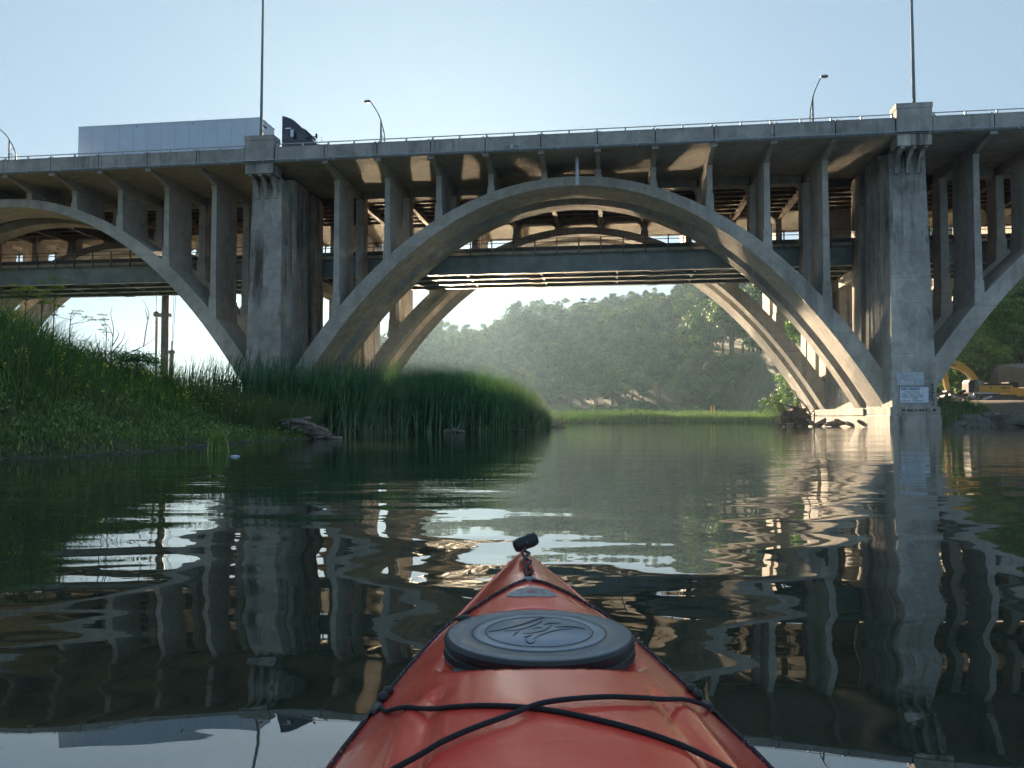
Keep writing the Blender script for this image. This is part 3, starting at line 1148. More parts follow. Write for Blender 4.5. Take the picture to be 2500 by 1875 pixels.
def deck_z(x, y):
    h = np.interp(y, KY, KH)
    ze = smooth_interp(y, ZEY, ZEV)
    zc = smooth_interp(y, ZCY, ZCV)
    ax_ = np.abs(x - kc(y))
    t = np.clip(ax_ / h, 0, 1)
    p_ = np.interp(y, [0.8, 1.6, 2.0], [2.6, 2.0, 1.7])
    z = ze + (zc - ze) * (1 - t ** p_)
    z = z - 0.004 * np.clip(1 - ax_ / 0.02, 0, 1) * 0
    r = np.hypot(x - kc(HY), y - HY)
    k = np.clip((0.190 - r) / 0.022, 0, 1)
    k = k * k * (3 - 2 * k)
    z = z * (1 - k) + np.minimum(z, 0.352) * k
    q = ax_ - 0.150
    fade = np.clip((1.10 - y) / 0.05, 0, 1) * np.clip((y - 0.55) / 0.1, 0, 1)
    z = z - 0.007 * np.exp(-(q / 0.011) ** 2) * fade
    q2 = ax_ - 0.185
    z = z + 0.004 * np.exp(-(q2 / 0.012) ** 2) * fade
    return z


m, nt, b = new_mat('kayak_red_plastic')
p = obco(nt)
n1 = noise(nt, p, 3.0, 4, 0.6)
n2 = noise(nt, p, 60.0, 3, 0.6)
c = ramp(nt, n1, [(0.3, (0.84, 0.060, 0.042)), (0.7, (0.98, 0.115, 0.062))])
sp = noise(nt, p, 220.0, 2, 0.5)
c = mix(nt, ramp(nt, sp, [(0.72, 0.0), (0.78, 0.5)]), c, (0.62, 0.42, 0.36))
scr = noise(nt, p, 18.0, 3, 0.7, stretch=(0.25, 3.0, 1))
c = mix(nt, ramp(nt, scr, [(0.60, 0.0), (0.72, 0.22)]), c, (0.80, 0.26, 0.20))
nt.links.new(c, b.inputs['Base Color'])
rr = ramp(nt, n1, [(0.3, 0.14), (0.7, 0.28)])
nt.links.new(rr, b.inputs['Roughness'])
b.inputs['Specular IOR Level'].default_value = 0.5
bump(nt, b, math_n(nt, 'ADD', n2, math_n(nt, 'MULTIPLY', n1, 3.0)), 0.12, 0.004)
b.inputs['Coat Weight'].default_value = 0.6
b.inputs['Coat Roughness'].default_value = 0.16
M['kayak'] = m
M['kayak_in'] = plain('kayak_inside', (0.03, 0.03, 0.032), 0.7, 0, 0.2, 20)

K = empty('kayak', (0, 0, 0))
tag(K, 'red plastic sea kayak with round grey hatch lid and black bungee cords', 'kayak')
ys = np.concatenate([np.linspace(-2.3, -0.6, 30)[:-1], np.linspace(-0.6, 0.6, 40)[:-1], np.linspace(0.6, 2.26, 190)])
ts = np.linspace(-1, 1, 91)
ts = np.sign(ts) * (np.abs(ts) ** 0.92)
YY, TT = np.meshgrid(ys, ts, indexing='ij')
HH = np.interp(YY, KY, KH)
XX = kc(YY) + HH * TT
ZZ = deck_z(XX, YY)
Vd = np.stack([XX, YY, ZZ], -1).reshape(-1, 3)
idx = np.arange(len(ys) * len(ts)).reshape(len(ys), len(ts))
Fd = np.stack([idx[:-1, :-1], idx[:-1, 1:], idx[1:, 1:], idx[1:, :-1]], -1).reshape(-1, 4)
cen = Vd[Fd].mean(1)
keep = ((cen[:, 0] - kc(0)) / 0.235) ** 2 + ((cen[:, 1] + 0.02) / 0.44) ** 2 > 1
deck = link_mesh('deck', np_mesh('deck', Vd, Fd[keep]), M['kayak'], K, True)
# hull below the seam
us = np.linspace(0, 1, 17)
Vh = []
for y in ys[::3].tolist() + [2.26]:
    h = float(np.interp(y, KY, KH))
    ze = float(smooth_interp(y, ZEY, ZEV))
    keel = float(np.interp(y, [-2.3, -2.0, -1.5, 1.3, 1.9, 2.26], [0.20, 0.0, -0.10, -0.11, 0.02, 0.30]))
    for a in us:
        ang = -PI / 2 + PI * (a)      # -90..90
        x = kc(y) + h * 1.02 * math.sin(ang) * (abs(math.sin(ang)) ** -0.25 if abs(math.sin(ang)) > 1e-6 else 0) * (1.0)
        z = keel + (ze - keel) * (1 - max(0.0, math.cos(ang)) ** 0.8)
        Vh.append((x, y, z - 0.002))
nyh = len(Vh) // 17
ih = np.arange(nyh * 17).reshape(nyh, 17)
Fh = np.stack([ih[:-1, :-1], ih[1:, :-1], ih[1:, 1:], ih[:-1, 1:]], -1).reshape(-1, 4)
hull = link_mesh('hull', np_mesh('hull', Vh, Fh), M['kayak'], K, True)
# seam strip where deck and hull meet
for s in (-1, 1):
    MB().tube([(kc(y) + s * float(np.interp(y, KY, KH)) * 1.01, y, float(smooth_interp(y, ZEY, ZEV)) - 0.004) for y in np.linspace(-2.2, 2.24, 60)], 0.006, 6).build('seam', M['kayak'], K, True)
# cockpit rim and seat
M['black_plastic'] = plain('black_plastic', (0.016, 0.018, 0.020), 0.42, 0, 0.15, 40, 0.45, 0.15, 0.001, 'obj')
ring = [(kc(0) + 0.24 * math.cos(a), -0.02 + 0.445 * math.sin(a)) for a in np.linspace(0, 2 * PI, 49)]
MB().tube([(x, y, float(deck_z(x, y)) + 0.012) for x, y in ring], 0.014, 8, False).build('cockpit_rim', M['black_plastic'], K, True)
MB().box(kc(0) - 0.19, kc(0) + 0.19, -0.42, -0.02, -0.06, 0.0).build('seat', M['black_plastic'], K)
MB().box(kc(0) - 0.17, kc(0) + 0.17, -0.44, -0.40, 0.0, 0.22).build('backrest', M['black_plastic'], K)

# hatch lid: rubber disc with a moulded emblem
m, nt, b = new_mat('hatch_rubber')
p = obco(nt)
n1 = noise(nt, p, 7.0, 5, 0.65)
n2 = noise(nt, p, 90.0, 4, 0.7)
c = ramp(nt, n1, [(0.3, (0.085, 0.100, 0.115)), (0.7, (0.14, 0.16, 0.18))])
dust = math_n(nt, 'MULTIPLY', ramp(nt, noise(nt, p, 14.0, 6, 0.75), [(0.50, 0.0), (0.68, 1.0)]), ramp(nt, n2, [(0.45, 0.0), (0.6, 0.55)]))
c = mix(nt, dust, c, (0.33, 0.33, 0.32))
nt.links.new(c, b.inputs['Base Color'])
nt.links.new(ramp(nt, n1, [(0.3, 0.26), (0.7, 0.42)]), b.inputs['Roughness'])
bump(nt, b, n2, 0.2, 0.001)
M['hatch'] = m
m, nt, b = new_mat('hatch_centre')
p = obco(nt)
c = ramp(nt, noise(nt, p, 10, 4), [(0.3, (0.19, 0.22, 0.26)), (0.7, (0.25, 0.285, 0.33))])
nt.links.new(c, b.inputs['Base Color'])
b.inputs['Roughness'].default_value = 0.28
M['hatch_c'] = m
kx = kc(HY)
lid = MB().lathe([(0.140, -0.040), (0.156, -0.038), (0.159, -0.030), (0.1575, -0.0205), (0.1545, -0.0185), (0.1545, -0.0165), (0.1575, -0.0145), (0.158, -0.006), (0.1545, -0.0012), (0.150, 0.0), (0.1135, 0.0), (0.112, -0.0012), (0.1105, 0.0), (0.02, 0.0012)], 96, (kx, HY, 0.392))
lido = lid.build('hatch_lid', M['black_plastic'], K)
lt = MB().lathe([(0.1535, -0.0008), (0.150, 0.0006), (0.1135, 0.0006), (0.112, -0.0008), (0.1105, 0.0006), (0.02, 0.0016)], 96, (kx, HY, 0.392)).build('lid_top', M['hatch'], lido, True)
smooth_angle(lido, 22)
MB().lathe([(0.1095, 0.0010), (0.1085, 0.0018), (0.0905, 0.0020), (0.0895, 0.0010), (0.0885, 0.0020), (0.02, 0.0026)], 96, (kx, HY, 0.392)).build('lid_centre', M['hatch_c'], lido, True)
MB().tube([(kx + 0.0892 * math.cos(a), HY + 0.0892 * math.sin(a), 0.3940) for a in np.linspace(0, 2 * PI, 97)], 0.0007, 5, False).build('lid_ring', M['black_plastic'], lido)
MB().tube([(kx + 0.112 * math.cos(a), HY + 0.112 * math.sin(a), 0.3920) for a in np.linspace(0, 2 * PI, 97)], 0.0008, 5, False).build('lid_ring', M['black_plastic'], lido)
EMB = [[[-0.0874, -0.0065], [-0.0631, 0.0087], [-0.0285, 0.0404], [-0.0029, 0.0736], [0.0094, 0.0874], [0.0134, 0.077]],
       [[-0.0621, -0.0017], [-0.0409, 0.0026], [-0.0183, 0.0212], [-0.0002, 0.0469], [0.0064, 0.0568], [0.0051, 0.0702]],
       [[-0.0301, -0.0185], [-0.0124, -0.0155], [0.0084, -0.0005], [0.0197, 0.0212], [0.0247, 0.0339]],
       [[-0.0118, 0.0087], [-0.0029, 0.0193], [0.0065, 0.0149]], [[-0.046, -0.0349], [-0.0401, -0.0155], [-0.035, -0.0053]],
       [[0.0101, 0.0404], [0.0227, 0.0469], [0.0414, 0.0502]], [[0.0292, 0.0212], [0.0476, 0.0243], [0.0664, 0.0212], [0.0825, 0.01]],
       [[-0.0118, -0.0547], [-0.003, -0.036], [0.0182, -0.0096], [0.0376, 0.0044], [0.0586, 0.0106]],
       [[-0.0295, -0.0406], [-0.0195, -0.036], [-0.0126, -0.0244]],
       [[-0.0221, -0.0389], [-0.024, -0.0559], [-0.0203, -0.0751], [-0.0139, -0.0751], [-0.007, -0.0586]]]


def spline(P, n=24):
    P = [Vector(q) for q in P]
    out = []
    m_ = len(P)
    for i in range(m_ - 1):
        p0, p1, p2, p3 = P[max(i - 1, 0)], P[i], P[i + 1], P[min(i + 2, m_ - 1)]
        k = max(2, n // (m_ - 1))
        for j in range(k):
            t = j / k
            out.append(0.5 * ((2 * p1) + (p2 - p0) * t + (2 * p0 - 5 * p1 + 4 * p2 - p3) * t * t + (3 * p1 - p0 - 3 * p2 + p3) * t ** 3))
    out.append(P[-1])
    return out


for ln in EMB:
    pts = spline([(kx + a * 0.95, HY + bq * 0.95, 0.3946) for a, bq in ln])
    k = len(pts)
    MB().tube(pts, [0.0004 + 0.0009 * math.sin(PI * i / (k - 1)) for i in range(k)], 6).build('emblem_line', M['black_plastic'], lido, True)
# pull tab at the back left edge of the lid
tab = MB().lathe([(0.004, -0.006), (0.016, -0.005), (0.019, 0.0), (0.016, 0.005), (0.004, 0.006)], 20, (kx - 0.112, HY - 0.112, 0.362), (1.5, 0.75)).build('pull_tab', M['black_plastic'], lido, True)

# cords
m, nt, b = new_mat('deck_line_cord')
p = obco(nt)
v = N(nt, 'ShaderNodeTexVoronoi')
v.inputs['Scale'].default_value = 190.0
nt.links.new(p, v.inputs['Vector'])
fl = ramp(nt, v.outputs['Distance'], [(0.14, 1.0), (0.22, 0.0)])
c = mix(nt, fl, (0.014, 0.013, 0.018), (0.55, 0.55, 0.56))
nt.links.new(c, b.inputs['Base Color'])
b.inputs['Roughness'].default_value = 0.75
bump(nt, b, v.outputs['Distance'], 0.6, 0.002)
M['deck_line'] = m
M['bungee'] = plain('bungee_cord', (0.010, 0.011, 0.016), 0.7, 0, 0.2, 300, 0.35, 0.4, 0.001, 'obj')


def cord(name, P, r, off, mat, parent=K):
    P = spline([(x, y, 0) for x, y in P], 40)
    pts = [(q.x, q.y, float(deck_z(q.x, q.y)) + off) for q in P]
    z = np.array([q[2] for q in pts])
    # cord stays taut over hollows
    for _ in range(8):
        z[1:-1] = np.maximum(z[1:-1], 0.5 * (z[:-2] + z[2:]))
    pts = [(q[0], q[1], float(zz)) for q, zz in zip(pts, z)]
    return MB().tube(pts, r, 8).build(name, mat, parent, True)


def edge(y, s, k=0.985):
    return (kc(y) + s * float(np.interp(y, KY, KH)) * k, y)


cord('deck_line', [(0.0286, 1.7338), (0.0035, 1.7052), (-0.0398, 1.6458), (-0.0756, 1.60), edge(1.56, -1, 0.93), edge(1.40, -1), edge(1.18, -1), edge(1.0, -1), edge(0.75, -1), edge(0.45, -1)], 0.0033, 0.0034, M['deck_line'])
cord('deck_line', [(0.046, 1.7311), (0.0711, 1.7177), (0.1131, 1.685), (0.150, 1.665), edge(1.63, 1, 0.95), edge(1.40, 1), edge(1.18, 1), edge(1.0, 1), edge(0.75, 1), edge(0.45, 1)], 0.0033, 0.0034, M['deck_line'])
cord('bungee_cord', [(-0.196, 1.165), (-0.178, 1.10), (-0.150, 1.045), (-0.0923, 0.9754), (-0.0345, 0.9376), (0.0437, 0.9026), (0.0893, 0.8744), (0.1451, 0.845), (0.2064, 0.815), (0.262, 0.76)], 0.0032, 0.0032, M['bungee'])
cord('bungee_cord', [(0.300, 1.18), (0.282, 1.125), (0.2423, 1.0631), (0.1704, 0.9832), (0.1036, 0.9478), (0.038, 0.9193), (-0.0072, 0.8743), (-0.0538, 0.84), (-0.1006, 0.808), (-0.168, 0.755)], 0.0032, 0.0070, M['bungee'])
# clips and cord beads at the rails
for s, y in ((-1, 1.175), (1, 1.185)):
    x, _ = edge(y, s, 0.95)
    z = float(deck_z(x, y))
    MB().lathe([(0.002, -0.004), (0.010, -0.003), (0.012, 0.001), (0.009, 0.005), (0.003, 0.007)], 16, (x, y, z + 0.003), (0.8, 2.0)).build('line_clip', M['black_plastic'], K, True)
    for dy in (0.035, 0.058):
        xb, _ = edge(y + dy, s, 0.955)
        zb = float(deck_z(xb, y + dy))
        MB().lathe([(0.001, -0.0085), (0.006, -0.007), (0.009, -0.002), (0.009, 0.002), (0.006, 0.007), (0.001, 0.0085)], 16, (xb, y + dy, zb + 0.008)).build('cord_bead', M['black_plastic'], K, True)
xl, yl = -0.093, 1.535
MB().lathe([(0.002, -0.004), (0.010, -0.003), (0.012, 0.002), (0.008, 0.006), (0.002, 0.008)], 16, (xl, yl, float(deck_z(xl, yl)) + 0.002), (1.5, 1.0)).build('line_clip', M['black_plastic'], K, True)
# centre eyelet and the bow toggle on its braided cord
ez = float(deck_z(kc(1.745), 1.745))
M['eyelet'] = plain('grey_plastic', (0.16, 0.19, 0.22), 0.4, 0, 0.1, 60, 0.4, 0.0, 0.001, 'obj')
MB().lathe([(0.003, -0.003), (0.011, -0.002), (0.012, 0.002), (0.008, 0.005), (0.002, 0.006)], 16, (kc(1.745), 1.745, ez + 0.002), (1.3, 1.0)).build('eyelet', M['eyelet'], K, True)
tg = Vector((kc(2.1) + 0.002, 2.10, 0.412))
for s in (-1, 1):
    pts = []
    for i in range(25):
        t = i / 24
        y = 1.755 + (2.075 - 1.755) * t
        tw = math.sin(t * PI * 3.0) * 0.009 * s
        pts.append((kc(y) + tw, y, float(deck_z(kc(y), y)) + 0.006 + 0.004 * math.cos(t * PI * 3.0) * s + 0.012 * t))
    MB().tube(pts, 0.0036, 7).build('toggle_cord', M['deck_line'], K, True)
tog = MB()
ax1 = Vector((0.031, 0.009, 0.011))
prof = [(-1.0, 0.55), (-0.97, 0.80), (-0.85, 1.0), (-0.4, 1.12), (0.0, 1.05), (0.4, 1.12), (0.85, 1.0), (0.97, 0.80), (1.0, 0.5)]
tog.tube([tg + ax1 * a for a, _ in prof], [0.0175 * q for _, q in prof], 16)
togo = tog.build('toggle', M['black_plastic'], K, True)
MB().tube([tg - ax1 * 1.005, tg - ax1 * 0.99], 0.0105, 14).build('toggle_bore', M['rubber'], togo)
MB().tube([tg + Vector((-0.004, -0.012, -0.02)), tg + Vector((0.0, -0.017, 0.0)), tg + Vector((0.004, -0.004, 0.018))], 0.0045, 8).build('toggle_loop', M['deck_line'], togo, True)


# badge: pointed oval sticker that follows the deck, with its line marks
def on_deck(pts2, off):
    return [(x, y, float(deck_z(x, y)) + off) for x, y in pts2]


by = 1.612
bx_ = kc(by)
M['badge'] = plain('badge_grey', (0.20, 0.23, 0.26), 0.35, 0, 0.06, 60, 0.5, 0.0, 0.001, 'obj')
M['badge_edge'] = plain('badge_silver', (0.40, 0.40, 0.44), 0.35, 0.2, 0.05, 60, 0.5, 0.0, 0.001, 'obj')
M['badge_red'] = plain('badge_red', (0.45, 0.06, 0.06), 0.4, 0, 0.05, 60, 0.5, 0.0, 0.001, 'obj')
nA = 24
outl = []
for i in range(nA + 1):
    t = -1 + 2 * i / nA
    w_ = 0.042 * (1 - abs(t) ** 2.6) ** 0.75 * (1 if True else 0)
    outl.append((t * 0.052, w_))
vs, fs = [], []
for (dx, w_) in outl:
    for q in np.linspace(-0.9, 1.0, 7):
        x, y = bx_ + dx, by + q * w_ - 0.10 * abs(dx)
        vs.append((x, y, float(deck_z(x, y)) + 0.0014))
for i in range(nA):
    for k in range(6):
        fs.append((i * 7 + k, (i + 1) * 7 + k, (i + 1) * 7 + k + 1, i * 7 + k + 1))
bad = MB().add(vs, fs).build('badge', M['badge'], K, True)
up = [(bx_ + dx, by + w_ - 0.10 * abs(dx)) for dx, w_ in outl]
lo_ = [(bx_ + dx, by - 0.9 * w_ - 0.10 * abs(dx)) for dx, w_ in outl]
MB().tube(on_deck(up + lo_[::-1] + [up[0]], 0.0014), 0.0009, 5, False).build('badge_border', M['badge_edge'], bad)
for s in (-1, 1):
    for o_, mt in ((0.0, 'badge_red'), (0.004, 'badge_edge')):
        MB().tube(on_deck([(bx_ + s * (0.021 + o_ + 0.007 * (q / 0.022) ** 2), by + 0.004 + q) for q in np.linspace(-0.019, 0.021, 9)], 0.0016), 0.0008, 5).build('badge_mark', M[mt], bad)
    MB().tube(on_deck([(bx_ + s * (0.010 - 0.010 * (q / 0.016) ** 2), by + 0.005 + q) for q in np.linspace(-0.014, 0.014, 9)], 0.0016), 0.0006, 5).build('badge_mark', M['badge_red'], bad)
    MB().tube(on_deck([(bx_ + s * (0.003 + 0.006 * (q / 0.014) ** 2), by + 0.005 + q) for q in np.linspace(-0.012, 0.012, 9)], 0.0016), 0.0006, 5).build('badge_mark', M['badge_red'], bad)
MB().tube(on_deck([(bx_ + 0.0048 * math.cos(a), by + 0.005 + 0.0085 * math.sin(a)) for a in np.linspace(0, 2 * PI, 17)], 0.0016), 0.0006, 5, False).build('badge_mark', M['badge_red'], bad)
# ------------------------------------------------------------------ grasses and reeds
TINTS = []


def blades(P, L, W, lean, az, bend, seg=3, taper=0.15):
    """ribbons: P (n,3) roots, L lengths, W widths, lean at the tip (fraction of length), az heading, bend exponent"""
    n = len(P)
    ts = np.linspace(0, 1, seg + 1)
    V = np.zeros((n, seg + 1, 2, 3), np.float32)
    side_az = az + PI / 2 + rng.uniform(-0.9, 0.9, n)
    sxv, syv = np.cos(side_az), np.sin(side_az)
    for j, t in enumerate(ts):
        hor = L * lean * t ** bend
        ver = L * np.sqrt(np.clip(1 - (lean * t ** (bend - 1)) ** 2 * 0.75, 0.05, 1)) * t
        cx_ = P[:, 0] + np.cos(az) * hor
        cy_ = P[:, 1] + np.sin(az) * hor
        cz_ = P[:, 2] + ver
        w_ = W * (1 - (1 - taper) * t ** 1.5) * 0.5
        for k, s in ((0, -1), (1, 1)):
            V[:, j, k, 0] = cx_ + s * sxv * w_
            V[:, j, k, 1] = cy_ + s * syv * w_
            V[:, j, k, 2] = cz_
    base = (np.arange(n) * (seg + 1) * 2)[:, None]
    F = []
    for j in range(seg):
        a = 2 * j
        F.append(base + np.array([[a, a + 1, a + 3, a + 2]]))
    TINTS.append(np.repeat(np.clip(rng.normal(0.5, 0.23, n), 0, 1), (seg + 1) * 2))
    return V.reshape(-1, 3), np.concatenate(F, 0)


def scatter(n, x0, x1, y0, y1, cond, mult=6):
    out = np.zeros((0, 2))
    while len(out) < n:
        q = np.stack([rng.uniform(x0, x1, n * mult), rng.uniform(y0, y1, n * mult)], 1)
        out = np.concatenate([out, q[cond(q[:, 0], q[:, 1])]])
        if len(out) == 0:
            break
    out = out[:n]
    return np.concatenate([out, ground_z(out[:, 0], out[:, 1])[:, None]], 1)


def join(parts):
    Vs, Fs, o = [], [], 0
    for V, F in parts:
        Vs.append(V)
        Fs.append(F + o)
        o += len(V)
    return np.concatenate(Vs), np.concatenate(Fs)


M['grass_dark'] = leafy('grass_dark', (0.042, 0.112, 0.050), (0.175, 0.30, 0.118), 0.22, 2.2)
M['grass_low'] = leafy('grass_low', (0.095, 0.165, 0.048), (0.29, 0.37, 0.13), 0.22, 1.8)
M['grass_pale'] = leafy('grass_pale', (0.075, 0.115, 0.060), (0.20, 0.23, 0.13), 0.4, 0.9)
M['grass_dry'] = leafy('grass_dry', (0.16, 0.145, 0.12), (0.34, 0.31, 0.26), 0.2, 1.2)
M['reed'] = leafy('reed_green', (0.014, 0.050, 0.036), (0.085, 0.175, 0.098), 0.14, 1.6)
M['marsh'] = leafy('marsh_green', (0.045, 0.105, 0.034), (0.12, 0.20, 0.07), 0.3, 0.5)
M['flower_yellow'] = leafy('flower_yellow', (0.55, 0.42, 0.03), (0.75, 0.62, 0.08), 0.3, 3)
M['pebble'] = plain('pebble', (0.10, 0.098, 0.09), 0.8, 0, 0.4, 8)
M['flower_white'] = leafy('flower_white', (0.55, 0.55, 0.48), (0.75, 0.75, 0.68), 0.3, 3)


def dl(x, y):
    return sdist(x, y, LEFT)


def stuff(name, VF, mat, label):
    me = np_mesh(name, *VF)
    T_ = []
    while TINTS and sum(len(t) for t in T_) < len(me.vertices):
        T_.insert(0, TINTS.pop())
    TINTS.clear()
    if T_ and sum(len(t) for t in T_) == len(me.vertices):
        add_tint(me, np.concatenate(T_))
    else:
        add_tint(me, np.full(len(me.vertices), 0.55))
    o = link_mesh(name, me, mat)
    tag(o, label, kind='stuff')
    return o


# stones and mud clods along the water line of the left bank
n = 380
P = scatter(n, -10, -6, 11.5, 28, lambda x, y: (dl(x, y) > -0.12) & (dl(x, y) < 0.45))
oct_ = np.array([(1, 0, 0), (-1, 0, 0), (0, 1, 0), (0, -1, 0), (0, 0, 1), (0, 0, -0.6)], float)
of = np.array([(0, 2, 4), (2, 1, 4), (1, 3, 4), (3, 0, 4), (2, 0, 5), (1, 2, 5), (3, 1, 5), (0, 3, 5)])
sz = rng.uniform(0.02, 0.085, n)[:, None, None] * rng.uniform(0.6, 1.3, (n, 6, 1)) * np.array([1.2, 1, 0.55])
V = P[:, None, :] + oct_[None] * sz
F = (np.arange(n) * 6)[:, None, None] + of[None]
stuff('shore_stones', (V.reshape(-1, 3), F.reshape(-1, 3)), M['pebble'], 'small stones and clods along the muddy edge of the left bank')

# tall arching grass on the crest of the left bank, in tussocks
parts = []
n = 24000
P = scatter(n, -26, -7.5, 12, 33, lambda x, y: (dl(x, y) > 2.3) & (dl(x, y) < 11) & (snoise(x * 1.6, y * 1.6, 21) + rng.uniform(-0.9, 0.9, len(x)) > -0.35))
d_ = dl(P[:, 0], P[:, 1])
L = rng.uniform(0.45, 1.35, n) * (1 + 0.3 * snoise(P[:, 0] * 2.1, P[:, 1] * 2.1, 61)) * np.interp(d_, [2.3, 4.5, 8], [0.75, 1.0, 1.05]) * np.interp(P[:, 1], [14, 24, 31], [1.05, 0.95, 0.8])
az0 = snoise(P[:, 0] * 0.9, P[:, 1] * 0.9, 8) * 1.6 - 0.5
V, F = blades(P, L, rng.uniform(0.012, 0.034, n), rng.uniform(0.3, 0.85, n), az0 + rng.normal(0, 0.7, n), 2.2, 4)
parts.append((V, F))
stuff('tall_grass', join(parts), M['grass_dark'], 'thick dark green arching grass on top of the left river bank')

# broad-leaved weeds in bushy clumps all over the bank
Cw, Nw, Tw = [], [], []
W0 = scatter(150, -20, -7.2, 12.5, 31, lambda x, y: (dl(x, y) > 1.2) & (dl(x, y) < 7.5))
for q in W0:
    k = int(rng.uniform(60, 170))
    rr_ = rng.uniform(0.16, 0.42)
    hh_ = rng.uniform(0.35, 0.95) * (1.0 if q[1] < 26 else 0.7)
    e = rng.normal(0, 1, (k, 3))
    e /= np.linalg.norm(e, axis=1, keepdims=True)
    e *= rng.uniform(0.5, 1.05, (k, 1))
    Cw.append(q + np.array([0, 0, hh_ * 0.62]) + e * np.array([rr_, rr_, hh_ * 0.45]))
    Nw.append(e + rng.normal(0, 0.5, (k, 3)) + np.array([0, 0, 0.5]))
    Tw.append(np.clip(rng.normal(rng.uniform(0.3, 0.75), 0.14, k), 0, 1))
Cw, Nw, Tw = np.concatenate(Cw), np.concatenate(Nw), np.concatenate(Tw)
WEEDS = (Cw, Nw, Tw)

# low cover on the slope down to the water
n = 30000
P = scatter(n, -18, -6, 11.5, 33, lambda x, y: (dl(x, y) > 0.02) & (dl(x, y) < 4.2) & (snoise(x * 2.3, y * 2.3, 4) + rng.uniform(-1, 1, len(x)) > -0.55))
d_ = dl(P[:, 0], P[:, 1])
L = rng.uniform(0.10, 0.34, n) * np.interp(d_, [0, 1.2, 3.0], [0.55, 1.0, 1.8])
V, F = blades(P, L, rng.uniform(0.010, 0.026, n), rng.uniform(0.15, 0.7, n), rng.uniform(0, 6.28, n), 1.8, 3)
# small broad leaves among it
m_ = 9000
P2 = scatter(m_, -18, -6, 11.5, 33, lambda x, y: (dl(x, y) > 0.05) & (dl(x, y) < 3.8))
P2[:, 2] += rng.uniform(0.03, 0.30, m_)
V2, F2 = blades(P2, rng.uniform(0.05, 0.12, m_), rng.uniform(0.03, 0.06, m_), rng.uniform(0.5, 0.95, m_), rng.uniform(0, 6.28, m_), 1.4, 3)
stuff('low_grass', join([(V, F), (V2, F2)]), M['grass_low'], 'short yellowish green weeds covering the slope at the water edge')

# pale seeding grass between the mound and the reeds
n = 11000
P = scatter(n, -17, -6.6, 25.5, 36, lambda x, y: (dl(x, y) > 0.6) & (dl(x, y) < 9))
V, F = blades(P, rng.uniform(0.8, 1.55, n), rng.uniform(0.010, 0.020, n), rng.uniform(0.2, 0.6, n), rng.normal(-0.3, 0.8, n), 2.4, 4)
sel = rng.choice(n, 1500)
tips = V.reshape(n, 5, 2, 3)[sel, 4].mean(1)
V2, F2 = blades(tips, rng.uniform(0.10, 0.2, 1500), rng.uniform(0.02, 0.035, 1500), rng.uniform(0.2, 0.8, 1500), rng.normal(-0.3, 0.9, 1500), 1.5, 2)
stuff('seeding_grass', join([(V, F), (V2, F2)]), M['grass_pale'], 'pale feathery seeding grass between the grassy mound and the reeds')

# dry bent stalks
n = 1500
P = scatter(n, -16, -7.5, 12, 28, lambda x, y: (dl(x, y) > 1.4) & (dl(x, y) < 4.5) & (snoise(x * 0.8, y * 0.8, 33) > 0.15))
V, F = blades(P, rng.uniform(0.4, 1.1, n), rng.uniform(0.006, 0.013, n), rng.uniform(0.5, 0.98, n), rng.normal(-0.8, 0.8, n), 2.0, 4, 0.4)
stuff('dry_stalks', (V, F), M['grass_dry'], 'dry greyish bent stalks hanging down the left bank')

# yellow flower heads on thin stems
n = 240
P = scatter(n, -15, -7.2, 13, 29, lambda x, y: (dl(x, y) > 1.6) & (dl(x, y) < 4.6))
hgt = rng.uniform(0.6, 1.15, n)
Vs, Fs = blades(P, hgt, np.full(n, 0.008), rng.uniform(0.05, 0.3, n), rng.uniform(0, 6.28, n), 1.6, 3, 0.6)
tips = Vs.reshape(n, 4, 2, 3)[:, 3].mean(1)
stuff('flower_stems', (Vs, Fs), M['grass_low'], 'thin green flower stems standing in the bank grass')
pp = np.repeat(tips, 7, 0) + rng.normal(0, 0.022, (n * 7, 3)) * np.array([1, 1, 1.8])
V, F = blades(pp, rng.uniform(0.022, 0.038, n * 7), rng.uniform(0.020, 0.034, n * 7), rng.uniform(0.2, 0.95, n * 7), rng.uniform(0, 6.28, n * 7), 1.2, 1, 0.8)
stuff('yellow_flowers', (V, F), M['flower_yellow'], 'tiny yellow blossoms scattered over the left bank')

# the reed bed
n = 20000
P = scatter(n, -24, 4.5, 32.5, 72, lambda x, y: (dl(x, y) > -0.5) & (dl(x, y) < 9) & (rng.uniform(0, 1, len(x)) < np.interp(dl(x, y), [-0.5, 0.2, 3, 9], [0.35, 1.0, 0.7, 0.25])) & ~((x < -7.2) & (y < 34.2)))
P[:, 2] = np.maximum(P[:, 2], -0.15)
hr_ = np.interp(P[:, 0], [-12, -5, -1.5, 0.6, 1.8, 3.0], [3.3, 3.5, 3.35, 2.95, 2.55, 1.9]) * np.interp(dl(P[:, 0], P[:, 1]), [-0.5, 0.3, 1.5], [0.62, 0.86, 1.0])
L = hr_ * rng.uniform(0.58, 1.02, n) * (1 + 0.12 * snoise(P[:, 0] * 1.3, P[:, 1] * 1.3, 77))
V, F = blades(P, L, rng.uniform(0.028, 0.070, n), np.abs(rng.normal(0.12, 0.13, n)) + 0.03, rng.normal(-0.15, 1.2, n), 2.4, 4)
# side leaves that droop from the stems
k = 12000
sel = rng.choice(n, k)
f = rng.uniform(0.25, 0.8, k)
root = P[sel] + np.stack([np.zeros(k), np.zeros(k), L[sel] * f], 1)
V2, F2 = blades(root, rng.uniform(0.4, 0.9, k), rng.uniform(0.015, 0.030, k), rng.uniform(0.4, 0.95, k), rng.normal(-0.1, 1.3, k), 2.0, 3)
